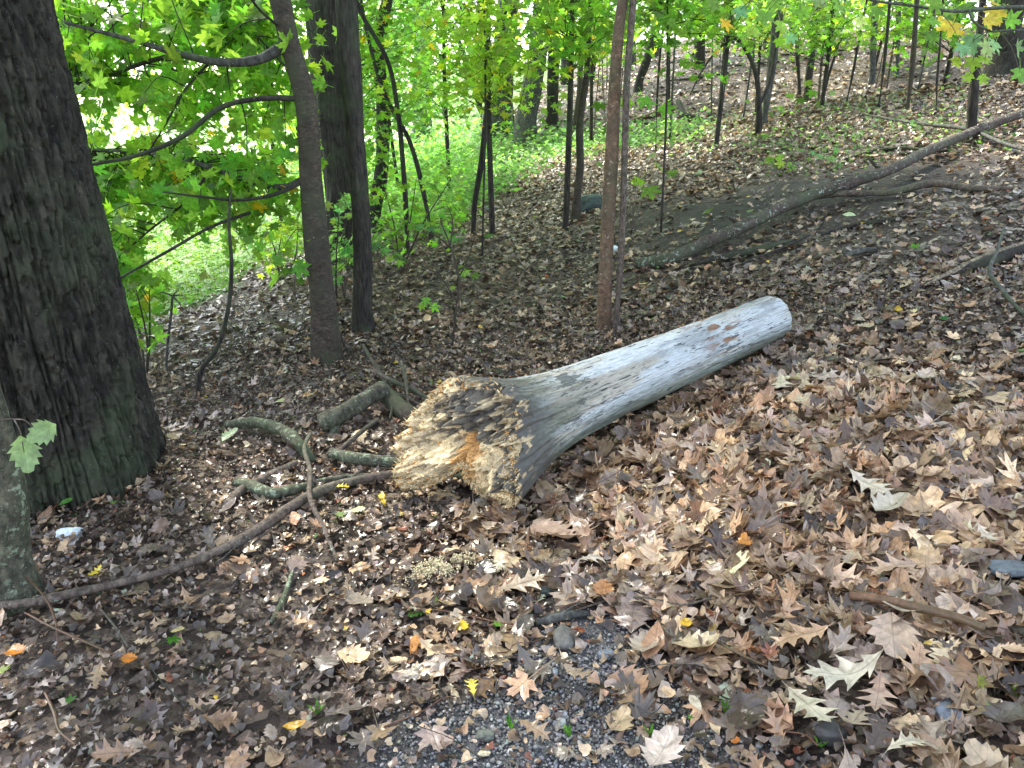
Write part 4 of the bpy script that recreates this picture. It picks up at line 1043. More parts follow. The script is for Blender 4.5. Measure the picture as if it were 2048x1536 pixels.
stick(None, None, None, [(1268, 532, 26), (1330, 520, 31), (1400, 490, 30), (1480, 455, 30), (1560, 417, 28), (1640, 385, 27), (1760, 345, 23), (1850, 305, 22), (1940, 265, 21), (2048, 228, 19), (2180, 190, 17)], M_LICHEN, lifts=[-.01, .0, .02, .05, .07, .08, .09, .09, .08, .08, .08], k=22, rough=.09, knots=6, root=o)
stick(None, None, None, [(1590, 398, 12), (1680, 388, 15), (1780, 386, 15), (1860, 368, 17), (1950, 376, 14), (2040, 376, 9)], M_STICK, lifts=[.05, .03, .02, .03, .02, .01], k=12, root=o, part='side_branch')
o = empty('split_branch', G(1960, 530), 'split fallen branch showing pale torn wood at the right bank', 'branch')
stick(None, None, None, [(1835, 578, 6), (1890, 556, 20), (1960, 530, 29), (2048, 500, 31), (2160, 462, 33)], M_DARK, .0, 16, .14, root=o, part='bark_side', ridge=.1)
stick(None, None, None, [(1850, 570, 5), (1900, 545, 12), (1960, 520, 16), (2048, 489, 18), (2160, 452, 20)], M_PALEWOOD, .035, 12, .16, root=o, part='torn_wood', ridge=.15)
stick('stick', 'thin grey forked stick leaning over the split branch', 'stick', [(2008, 455, 5), (1995, 500, 7), (1980, 542, 10), (2005, 580, 9), (2040, 620, 8), (2080, 655, 6)], M_GREY, lifts=[.16, .12, .09, .06, .04, .02], k=8)
stick('stick', 'long thin pale stick lying below the dark sapling', 'stick', [(1725, 228, 5), (1790, 240, 6), (1870, 250, 8), (1935, 258, 9), (2000, 282, 9), (2060, 302, 8)], M_GREY, .06, 8)
stick('bark_slab', 'flat rotting bark slab sunk in the bare soil', 'bark', [(1375, 530, 8), (1450, 515, 16), (1530, 497, 20), (1590, 482, 10)], M_DARK, .0, 10, .2)
stick('stick', 'dark stick lying along the bare soil above the bark slab', 'stick', [(1640, 470, 6), (1700, 452, 12), (1760, 442, 14), (1800, 436, 8)], M_DARK, .0, 8)
stick('stick', 'thin stick crossing the bare soil below the lichen branch', 'stick', [(1440, 545, 5), (1530, 510, 7), (1620, 470, 5)], M_DARK, .02, 6)
stick('stick', 'grey stub of branch half covered by leaves on the bare soil', 'stick', [(1690, 510, 12), (1730, 504, 15), (1755, 500, 10)], M_GREY, .0, 8)
stick('stick', 'dark stick in a row with others near the upper bare soil', 'stick', [(1690, 318, 6), (1760, 300, 9), (1820, 296, 9), (1850, 300, 5)], M_DARK, .02, 8)
stick('stick', 'bent wet stick reaching the lichen branch from above', 'stick', [(1800, 298, 4), (1808, 308, 8), (1860, 305, 8), (1900, 300, 6)], M_DARK, .03, 8)
stick('red_log', 'reddish fallen log beyond the orange-brown sapling', 'log', [(1262, 240, 8), (1300, 230, 12), (1340, 220, 12), (1362, 216, 8)], M_RED, .0, 10)
stick('mossy_stump', 'black rotten stump with moss curling up on the crest', 'stump', [(1356, 200, 10), (1362, 218, 15), (1375, 234, 18), (1405, 238, 10)], M_DARK, lifts=[.35, .2, .06, .0], k=12, rough=.2)
for i, (pp, lb) in enumerate([([(1290, 128, 6), (1360, 122, 7), (1420, 118, 6)], 'grey fallen log high on the far hillside under the bright gap'),
        ([(1370, 112, 6), (1400, 106, 8), (1420, 104, 6)], 'short dark log lying against the sky at the top of the hill'),
        ([(1110, 176, 5), (1170, 168, 7), (1240, 158, 5)], 'long dark log behind the kinked brown sapling'),
        ([(1335, 162, 4), (1400, 155, 6), (1440, 148, 4)], 'thin fallen trunk in the middle of the purple-brown hillside'),
        ([(1430, 134, 5), (1500, 128, 6), (1570, 121, 5)], 'straight fallen trunk near the top of the purple-brown hillside'),
        ([(1775, 92, 5), (1850, 93, 8), (1880, 98, 6)], 'dark fallen log far up behind the bent brown stem'),
        ([(1320, 190, 5), (1370, 184, 6), (1420, 182, 4)], 'low grey log just above the black rotten stump'),
        ([(1560, 110, 4), (1640, 104, 6), (1700, 100, 4)], 'faint fallen trunk behind the slanting leafy trunk')]):
    stick('fallen_log', lb, 'log', pp, M_GREY if i % 2 == 0 else M_DARK, .0, 8, .08, 0, 'fallen logs on the far hillside')
# thin twigs nobody could tell apart, scattered in the leaves
def small_twigs():
    for i in range(110):
        a = RNG.uniform(-radians(38), radians(38)); d = 1.5*(11/1.5)**RNG.uniform()
        x, y = d*sin(a), d*cos(a)
        if lawn_mask(x, y) > .3 or seg_dist(x, y, LA, LB)[0] < .28 or math.hypot(x-OAKC[0], y-OAKC[1]) < .7: continue
        L = RNG.uniform(.12, .45)*(.7+.08*d); t = RNG.uniform(0, pi); n = 5; P = []
        for q in range(n):
            u = (q/(n-1)-.5)*L; xx = x+u*cos(t)+RNG.normal(0, .012); yy = y+u*sin(t)+RNG.normal(0, .012); P.append((xx, yy, float(h(xx, yy))+.035+RNG.uniform(0, .02)))
        r = RNG.uniform(.0016, .0045)*(.8+.06*d)
        V, Fs, U = tube(P, np.linspace(r, r*.5, n), 5, i, .1, n=12); b = MBuf(); b.add(V, Fs, U=U)
        o = b.build('dry_twig', [M_STICK, M_RED, M_GREY, M_DARK][i % 4], None, loc=P[0]); tag(o, 'thin dry twig lying loose among the dead leaves', 'twig', 'dry twigs on the forest floor')
small_twigs()

# ------------------------------------------------------------------ stems and seedlings
def stem(name, label, pp, mat, base=None, cat='seedling', dY=0.0, k=6, extra=()):
    g = G(pp[0][0], pp[0][1]); root = empty(name, g, label, cat)
    Y = g[1]; P = [g-np.array([0, 0, .04])]; R = [wpx(pp[0][2], g)/2]
    for i, (px, py, wd) in enumerate(pp):
        p = PY(px, py, Y+dY*i); P.append(p); R.append(wpx(wd, p)/2)
    b = MBuf(); V, Fs, U = tube(P, R, k, int(pp[0][0]), .06, 9, knots=3); b.add(V, Fs, U=U)
    for e in extra:
        q = [PY(px, py, Y+.02) for px, py in e]; V, Fs, U = tube(q, np.linspace(wpx(4, q[0])/2, .001, len(q)), 5, 3, .05, n=10); b.add(V, Fs, U=U)
    b.build('stem', mat, root); return root, Y
stem('bare_sapling', 'dark leafless stem bending up in front of the bright lawn', [(397, 792, 10), (402, 742, 10), (432, 700, 9), (455, 625, 9), (463, 530, 8), (458, 440, 6), (462, 380, 4)], M_DARK, cat='sapling', k=8)
stem('dead_seedling', 'dry seedling stalk topped with radiating bare twigs by the lawn', [(334, 745, 5), (336, 680, 5), (342, 630, 5), (345, 592, 4)], M_GREY, extra=(((345, 592), (325, 585), (308, 587)), ((345, 592), (362, 590), (378, 598)), ((345, 592), (357, 605), (366, 618)), ((345, 592), (352, 584), (358, 578))))
stem('dead_vine', 'thin bare vine twisting over the foot of the leaning maple', [(690, 700, 5), (672, 650, 4), (655, 590, 5), (640, 540, 5), (645, 500, 5), (652, 460, 4)], M_MAPLE, dY=-.03, extra=(((638, 525), (605, 515), (570, 505)),))
stem('bare_shrub', 'tangle of fine leafless stems behind the dark trunks', [(905, 700, 5), (912, 620, 5), (918, 560, 5), (900, 490, 4), (880, 440, 3)], M_MAPLE,
     extra=(((915, 560), (935, 520), (950, 470)), ((912, 600), (880, 550), (855, 500)), ((905, 500), (870, 470), (830, 455)), ((915, 540), (960, 520), (1000, 480)), ((880, 550), (840, 530), (800, 520)), ((900, 490), (905, 440), (890, 400))))
def seedling(name, label, foot, leaves, mat=None, size=.10, kind='mid', cat='seedling'):
    g = G(*foot); root = empty(name, g, label, cat); b = MBuf(); lv = MBuf(); Y = g[1]
    for (px, py, s_, yaw) in leaves:
        p = PY(px, py, Y+RNG.uniform(-.06, .06))
        V, Fs, U = tube([g, (g+p)/2+np.array([0, 0, .04]), p], [.003, .002, .0012], 5, 1, 0, n=9, cap=False); b.add(V, Fs, U=U)
        R = frames(np.array([[RNG.normal(0, .3), -.75+RNG.normal(0, .25), .75]]), np.array([radians(yaw)]))
        scatter(lv, GREEN_HI, np.array([p]), R, np.array([wpx(s_, p)*1.25]), leaf_cols(1, kind))
    b.build('stem', M_STICK, root); lv.build('leaves', M_GREEN, root)
seedling('maple_seedling', 'maple seedling with big green leaves beside the slim grey-brown sapling', (1262, 470), [(1300, 378, 48, 200), (1278, 362, 34, 150), (1315, 330, 30, 170), (1290, 200, 44, 190), (1255, 205, 36, 150), (1330, 215, 40, 220), (1200, 210, 34, 160), (1215, 260, 30, 180), (1345, 345, 26, 200)])
seedling('maple_seedling', 'low maple sprig with drooping leaves in the bare shrub', (915, 640), [(852, 600, 26, 180), (868, 612, 24, 210), (845, 612, 20, 160), (930, 545, 28, 200), (950, 550, 22, 220), (925, 535, 20, 150), (906, 575, 16, 180)])
seedling('maple_seedling', 'long green spray of maple leaves hanging right of the dark trunk', (770, 560), [(735, 480, 24, 190), (750, 490, 26, 200), (770, 500, 26, 210), (792, 510, 24, 200), (805, 520, 20, 220), (720, 470, 22, 170), (840, 452, 24, 190), (862, 455, 26, 210), (885, 462, 28, 220), (905, 478, 24, 230), (920, 480, 20, 210)], kind='blue')
seedling('maple_seedling', 'cluster of maple leaves hanging between the leaning and dark trunks', (690, 600), [(670, 510, 30, 180), (690, 500, 28, 200), (680, 530, 28, 160), (700, 520, 24, 190), (665, 540, 26, 200), (672, 440, 26, 180), (655, 410, 24, 190), (690, 400, 30, 200), (700, 430, 26, 170), (676, 560, 24, 190), (712, 390, 26, 190)], kind='blue')
seedling('fern_sprig', 'dark green feathery sprig on the slope left of the maple', (590, 590), [(570, 540, 26, 180), (588, 538, 26, 200), (556, 552, 22, 160), (600, 560, 20, 210), (612, 548, 20, 200)], kind='dark')
seedling('maple_seedling', 'yellowing maple seedling at the upper edge of the bare soil', (1590, 350), [(1540, 318, 24, 180), (1580, 330, 28, 200), (1562, 325, 22, 160), (1560, 312, 20, 190)], kind='yel')
seedling('maple_seedling', 'bluish green seedling just right of the yellowing one', (1655, 340), [(1640, 312, 20, 180), (1662, 316, 24, 200), (1678, 330, 18, 160), (1672, 300, 16, 190), (1625, 305, 16, 200)], kind='blue')
seedling('maple_seedling', 'small leafy seedling at the foot of the arched sapling', (1518, 285), [(1500, 270, 20, 180), (1530, 272, 20, 200), (1515, 292, 18, 160), (1545, 280, 16, 190)])
seedling('maple_seedling', 'leafy seedling low beside the slanting leafy trunk', (1600, 225), [(1580, 190, 24, 180), (1600, 200, 26, 200), (1625, 185, 24, 160), (1560, 215, 22, 190), (1640, 205, 22, 210), (1615, 165, 22, 200)])
seedling('maple_seedling', 'fresh leaves on a low stem near the two grey trunks', (1110, 262), [(1090, 220, 24, 180), (1115, 205, 26, 200), (1130, 190, 24, 160), (1100, 190, 22, 190), (1085, 240, 22, 210)])
seedling('green_sprout', 'green sprout with pointed leaves at the lower right gravel edge', (1990, 1395), [(1960, 1362, 30, 240), (2010, 1372, 34, 90), (2035, 1378, 30, 110)], size=.05, kind='yel')
def grass_tuft(px, py, label, n=6, s_=26):
    g = G(px, py); b = MBuf()
    for q in range(n):
        a = RNG.uniform(0, 6.28); L = wpx(s_, g)*RNG.uniform(.6, 1.1); t = g+np.array([cos(a)*L*.7, sin(a)*L*.5, L*.7+.02]); m = (g+t)/2+np.array([0, 0, L*.25]); e = np.array([-sin(a), cos(a), 0])*.0045
        b.add([g, m+e, t, m-e], [[(0, 1, 2), (0, 2, 3)]], np.array([.10, .26, .04])*RNG.uniform(.8, 1.3))
    o = b.build('grass_tuft', M_GRASS, None, loc=g); tag(o, label, 'grass tuft', 'small grass tufts by the gravel')
for px, py, lb in [(1140, 1478, 'bright grass sprout in the middle of the gravel'), (1450, 1432, 'grass sprout between mud and the cream oak leaf'), (1022, 1462, 'grass sprout beside the torn brown leaf on gravel'),
                   (1345, 1490, 'grass tuft under the pale pinkish oak leaf'), (1300, 1475, 'tiny sprout in the dark mud by the gravel'), (635, 1432, 'tiny sprout in the wet leaves far from the gravel'), (1640, 1500, 'grass tuft between two oak leaves at the bottom edge')]:
    grass_tuft(px, py, lb)

# the maple branch hanging in at the upper right; its stem stands outside the frame
def overhang():
    x, y = 2.75, 3.5; b0 = np.array([x, y, float(h(x, y))]); root = empty('overhanging_maple', b0, 'maple whose branch hangs in from the right with green and yellow leaves', 'tree')
    m = MBuf(); V, Fs, U = tube([b0-(0, 0, .1), b0+(.05, 0, 1.5), b0+(0, .1, 3.6), b0+(0, .1, 6)], [.06, .05, .04, .015], 14, 9, .06); m.add(V, Fs, U=U); m.build('trunk', M_MAPLE, root)
    main = [b0+(.04, 0, 1.75), PY(2080, 10, 3.4), PY(1990, 16, 3.3), PY(1900, 22, 3.2), PY(1830, 12, 3.15), PY(1735, -2, 3.1), PY(1600, -60, 3.3)]
    m = MBuf(); V, Fs, U = tube(main, [.012, .008, .007, .006, .005, .004, .002], 8, 2, .06); m.add(V, Fs, U=U)
    b2 = [PY(2080, 62, 3.3), PY(2020, 60, 3.25), PY(1975, 60, 3.2), PY(1945, 40, 3.2), PY(1938, 18, 3.22)]
    V, Fs, U = tube(b2, [.003, .004, .004, .004, .004], 6, 2, .06); m.add(V, Fs, U=U); m.build('branch', M_GREY, root)
    nodes = np.concatenate([catmull(np.array(main), 40), catmull(np.array(b2), 14)])
    lv = MBuf(); tw = MBuf()
    spots = [(1905, 52, 56, 'yl'), (1885, 42, 40, 'yl'), (1995, 22, 70, 'yl'), (1975, 42, 46, 'yl'), (1860, 68, 44, 'm'), (1868, 40, 40, 'm'), (1945, 80, 60, 'b'), (1975, 95, 52, 'b'), (1925, 95, 46, 'b'), (1915, 122, 36, 'y'),
             (1945, 122, 46, 'y'), (1970, 118, 40, 'y'), (1938, 152, 32, 'y'), (1965, 155, 34, 'y'), (1990, 88, 46, 'b'), (2035, 95, 44, 'b'), (2040, 145, 50, 'm'), (1895, 20, 50, 'm'), (1935, 15, 56, 'm'),
             (1870, 5, 50, 'm'), (1810, -10, 50, 'm'), (2020, 40, 50, 'm'), (1680, 10, 44, 'm'), (1640, -5, 46, 'b'), (1600, 20, 46, 'm'), (1562, 50, 52, 'y'), (1530, 30, 50, 'm'), (1505, 60, 46, 'y'), (1585, 75, 36, 'b'), (1545, 5, 50, 'm'),
             (1480, 20, 46, 'b'), (1450, 45, 44, 'y'), (1430, 10, 46, 'm'), (1755, 20, 40, 'm'), (1720, 40, 38, 'b'), (1500, -20, 50, 'm')]
    for (px, py, s_, kd) in spots:
        p = PY(px, py, 3.15+RNG.uniform(-.15, .3)); a = nodes[int(np.argmin(np.linalg.norm(nodes-p, axis=1)))]
        c = {'yl': np.array([[.62, .50, .08]]), 'm': leaf_cols(1, 'mid'), 'b': leaf_cols(1, 'blue')*[[1.3, 1.2, 1.6]], 'y': leaf_cols(1, 'yel')}[kd]
        R = frames(np.array([[RNG.normal(0, .3), -.9, .55+RNG.normal(0, .2)]]), np.array([radians(180+RNG.normal(0, 40))]))
        scatter(lv, GREEN_HI, np.array([p]), R, np.array([wpx(s_, p)*1.05]), np.clip(c, .01, .8))
        V, Fs, U = tube([a, (a+p)/2+np.array([0, 0, .02]), p], [.0018, .0014, .001], 4, 1, 0, n=6, cap=False); tw.add(V, Fs, U=U)
    tw.build('twigs', M_STICK, root); lv.build('leaves', M_GREEN, root)
overhang()
# sprays hanging into the top of the view from the saplings beside the log
def top_sprays():
    y0 = float(G(1207, 662)[1])
    x, y = 1.55, y0+.7; b0 = np.array([x, y, float(h(x, y))]); nodes = []
    for nm, lb, cx, cyy, hw, yy, n, kd in [('spreading_maple', 'slender maple spreading leafy sprays over the log from above', 1330, 20, 120, y0+1.2, 70, 'mid'),
                                           ('spreading_maple', 'slender maple whose bright leaves hang over the crest', 960, 60, 75, y0+2.8, 45, 'yel')]:
        xx = (cx-1024)/FPX*(yy*CP); bb = np.array([xx, yy, float(h(xx, yy))])
        if cx == 1330: bb = G(1322, 470); 
        root = empty(nm, bb, lb, 'tree'); m = MBuf(); tp = PY(cx, -260, bb[1])
        P = [bb-(0, 0, .05), (bb+tp)/2+(.04, 0, 0), tp]; V, Fs, U = tube(P, [.011, .010, .006], 7, 3, .05, n=30); m.add(V, Fs, U=U); m.build('trunk', M_DARK, root)
        tr = catmull(np.array(P), 40); w_ = MBuf(); lv = MBuf()
        for q in range(n):
            t = PY(cx+RNG.normal(0, hw), cyy+RNG.normal(0, 55), bb[1]+RNG.normal(0, .7)); a = tr[int(np.argmin(np.abs(tr[:, 2]-t[2]-.1)))]
            twig_spray(w_, lv, a, t, .004, 9, .12, kd, GREEN_HI, spread=.14, flat=.7)
        w_.build('twigs', M_DARK, root); lv.build('leaves', M_GREEN, root)
top_sprays()

def leafy_shrub(name, label, foot, px0, px1, py0, py1, n, kind, size=.105, dy=.5):
    g = G(*foot); root = empty(name, g, label, 'shrub'); w_ = MBuf(); lv = MBuf()
    tops = [PY(px0+(px1-px0)*f, py0+20, g[1]+RNG.uniform(-dy, dy)) for f in (.15, .5, .85)]; nodes = []
    for t in tops:
        V, Fs, U = tube([g-(0, 0, .03), (g+t)/2+RNG.normal(0, .04, 3), t], [.009, .007, .003], 6, 2, .05, n=18); w_.add(V, Fs, U=U); nodes.append(catmull(np.array([g, (g+t)/2, t]), 20)[5:])
    nodes = np.concatenate(nodes)
    for q in range(n):
        t = PY(RNG.uniform(px0, px1), RNG.uniform(py0, py1), g[1]+RNG.uniform(-dy, dy))
        if t[2] < h(t[0], t[1])+.12: continue
        a = nodes[int(np.argmin(np.linalg.norm(nodes-t, axis=1)))]; twig_spray(w_, lv, a, t, .003, 7, size, kind, GREEN_HI, spread=.08, flat=.55)
    w_.build('stems', M_MAPLE, root); lv.build('leaves', M_GREEN, root)
leafy_shrub('maple_shrub', 'leafy maple shrub filling the gap right of the dark furrowed trunk', (800, 545), 735, 930, 340, 520, 26, 'mid')
leafy_shrub('maple_shrub', 'leafy maple shrub showing between the leaning maple and the dark trunks', (672, 600), 640, 720, 380, 560, 13, 'blue')
leafy_shrub('maple_shrub', 'low bright shrub at the lawn corner behind the leaning maple', (560, 560), 520, 610, 440, 540, 13, 'yel')
leafy_shrub('maple_shrub', 'drooping maple shrub close against the right side of the oak foot', (290, 760), 235, 310, 560, 700, 12, 'mid', .12, .3)

# ------------------------------------------------------------------ stones, chips, single leaves
def lump(name, label, cat, px, py, wd, hg, mat, col, seed=1, flat=.5, rough=.3, group=None, stripes=False):
    g = G(px, py); a = wpx(wd, g)/2; c_ = wpx(hg, g)/2; KEEP.append((g[0], g[1]-c_*.3, max(a, c_)*.9+.02))
    n = 26; th = np.linspace(0, 2*pi, 2*n, endpoint=False)[None]; ph = np.linspace(-pi/2, pi/2, n)[:, None]
    X = np.cos(ph)*np.cos(th); Y = np.cos(ph)*np.sin(th); Z = np.sin(ph)+0*th
    f = 1+(fbm(X*1.6+seed*7, Y*1.6, Z*1.6, seed, 3)-.5)*2*rough+(fbm(X*6, Y*6+seed, Z*6, seed+4, 2)-.5)*.3*rough
    q = lambda v: np.sign(v)*np.abs(v)**.8
    V = np.stack([q(X)*a*f, q(Y)*c_*1.1*f, q(Z)*min(a, c_)*flat*1.4*f], -1).reshape(-1, 3)+g+np.array([0, 0, min(a, c_)*flat*.5+.012])
    k = 2*n; i = np.arange(n-1)[:, None]*k; j = np.arange(k)[None]; j2 = (j+1) % k
    F = np.stack([i+j, i+j2, i+k+j2, i+k+j], -1).reshape(-1, 4)
    C = np.array(col)*(.75+.5*fbm(V[:, 0]*60, V[:, 1]*60, V[:, 2]*60, 5, 3))[:, None]
    o = mesh_np(name, V, [F], mat, None, C, None, True, loc=g); tag(o, label, cat, group)
for i, (nm, lb, ct, px, py, wd, hg, col, fl, rg_) in enumerate([
    ('white_stone', 'bright white stone in the leaves by the slim mossy tree', 'stone', 141, 1078, 46, 30, (.62, .70, .74), .6, .35),
    ('green_stone', 'dark green flat-topped rock behind the kinked sapling', 'rock', 1190, 416, 74, 36, (.045, .065, .06), .7, .35),
    ('brown_stone', 'smooth brown cobble set in the gravel patch', 'stone', 1127, 1288, 42, 62, (.10, .095, .085), .5, .2),
    ('slate', 'flat wet grey slate at the edge of the bare ground', 'stone', 2022, 1148, 100, 44, (.12, .14, .15), .35, .25),
    ('slate', 'small blue-grey slate below the smooth reddish branch', 'stone', 1893, 1432, 52, 62, (.16, .18, .21), .35, .3),
    ('round_stone', 'round wet boulder tip under the tan leaves at the bottom', 'stone', 1658, 1480, 60, 44, (.05, .048, .045), .7, .2),
    ('white_stone', 'small white stone between the two saplings', 'stone', 1229, 505, 16, 16, (.60, .68, .70), .7, .3),
    ('grey_stone', 'grey stone with a pale top in the gravel', 'stone', 1120, 1456, 26, 18, (.26, .27, .26), .6, .3),
    ('grey_stone', 'light angular pebble right of the grass sprout', 'stone', 1126, 1437, 18, 14, (.42, .43, .42), .6, .3),
    ('grey_stone', 'cream rounded pebble low in the gravel', 'stone', 1020, 1513, 11, 13, (.48, .47, .42), .7, .15),
    ('grey_stone', 'oval light pebble near the brown cobble', 'stone', 1110, 1352, 11, 18, (.30, .33, .36), .7, .15),
    ('grey_stone', 'dull green stone at the top rim of the gravel', 'stone', 1092, 1190, 26, 20, (.09, .11, .10), .6, .2),
    ('grey_stone', 'mossy flat stone left of the gravel patch', 'stone', 970, 1480, 40, 26, (.10, .11, .09), .4, .3),
    ('grey_stone', 'shiny wet stone right of the brown cobble', 'stone', 1212, 1318, 34, 22, (.14, .16, .18), .5, .3),
    ('grey_stone', 'pale stone buried at the left of the forked sapling', 'stone', 985, 422, 30, 16, (.16, .16, .17), .6, .3)]):
    lump(nm, lb, ct, px, py, wd, hg, M_STONE, col, i+2, fl, rg_)
for i, (lb, px, py, wd, hg, col) in enumerate([
    ('orange crumbling rotten wood chunk in the dark leaves', 833, 1300, 26, 46, (.42, .20, .07)), ('cream rotten wood chip lying below the torn end', 813, 999, 22, 16, (.60, .48, .30)),
    ('flat tan rotten wood chip under the log end', 885, 1000, 60, 20, (.46, .33, .18)), ('pale splintery wood chip left of the gravel', 798, 1328, 32, 14, (.60, .46, .28)),
    ('large pale wood chip near the orange chunk', 812, 1362, 44, 26, (.52, .44, .34)), ('small cream wood chip beyond the crumb pile', 905, 1108, 30, 12, (.58, .48, .32)),
    ('small white wood chip near the yellow leaf', 834, 1342, 20, 14, (.62, .58, .50)), ('orange wood crumb by the dark lichen stick', 795, 1030, 14, 8, (.50, .26, .10)),
    ('pale wood chip beside the little yellow leaf', 714, 1012, 10, 16, (.60, .55, .42)), ('cream wood chip at the bottom of the gravel', 968, 1515, 22, 10, (.58, .50, .34))]):
    lump('wood_chip', lb, 'wood chip', px, py, wd, hg, M_ROT, col, i+40, .5, .55, 'rotten wood chips fallen from the log')
def crumbs():
    b = MBuf(); n = 2600; g = G(885, 1150)
    x = g[0]+RNG.normal(0, .04, n)*1.2; y = g[1]+RNG.normal(0, .03, n)+(x-g[0])*.4; n0 = fbm(x*30, y*30, 0, 8, 3); q0 = n0 > .45; x, y = x[q0], y[q0]; n = len(x); n2 = 260
    x = np.concatenate([x, RNG.normal(-.15, .28, n2)]); y = np.concatenate([y, RNG.normal(2.75, .18, n2)]); n += n2
    T_ = (np.array([(-.5, -.2, 0), (.5, -.3, .1), (.1, .6, 0), (0, 0, .5)]), np.array([(0, 1, 3), (1, 2, 3), (2, 0, 3), (0, 2, 1)]))
    P = np.stack([x, y, h(x, y)+.03+RNG.uniform(0, .02, n)], -1)
    C = np.array([.76, .66, .42])*RNG.uniform(.6, 1.15, (n, 1))
    scatter(b, [T_], P, frames(RNG.normal(0, .5, (n, 3))+[0, 0, 1], RNG.uniform(0, 6.28, n)), RNG.uniform(.003, .010, n), C)
    tag(b.build('wood_crumbs', M_ROT, smooth=False), 'cream crumbs of rotten wood spilled in front of the log', 'wood crumbs', kind='stuff')
crumbs()
def one_leaf(label, px, py, size, yaw, col, shape, seed=1, lift=.064, name='fallen_leaf', cat='leaf', amt=.6, tilt=None):
    VF = {'oak': oak(), 'maple': palmate(), 'oval': oval(), 'broad': broad()}[shape]
    V, F = subdivide(*VF); V, F = curled((V, F), seed, amt)
    if shape == 'maple': size *= .74
    g = G(px, py, .03); nn = gnormal(np.array([g[0]]), np.array([g[1]]))+(np.array([tilt]) if tilt else RNG.normal(0, .12, (1, 3)))
    b = MBuf(); z = float(h(g[0], g[1]))+lift; KEEP.append((g[0], g[1], wpx(size, g)*.42))
    c = np.array(col)[None]*RNG.uniform(.95, 1.05)
    scatter(b, [(V, F)], np.array([[g[0], g[1], z]]), frames(nn, np.array([radians(yaw)])), np.array([wpx(size, g)*1.0]), c)
    # raised midrib
    o = b.build(name, M_LITTER if shape != 'maple' or col[1] < col[0] else M_GREEN, None, loc=(g[0], g[1], z)); tag(o, label, cat, 'single leaves lying on top of the litter')
tan = (.42, .33, .235); pk = (.40, .28, .205); crm = (.52, .45, .32); org = (.36, .19, .09); dk = (.26, .19, .14)
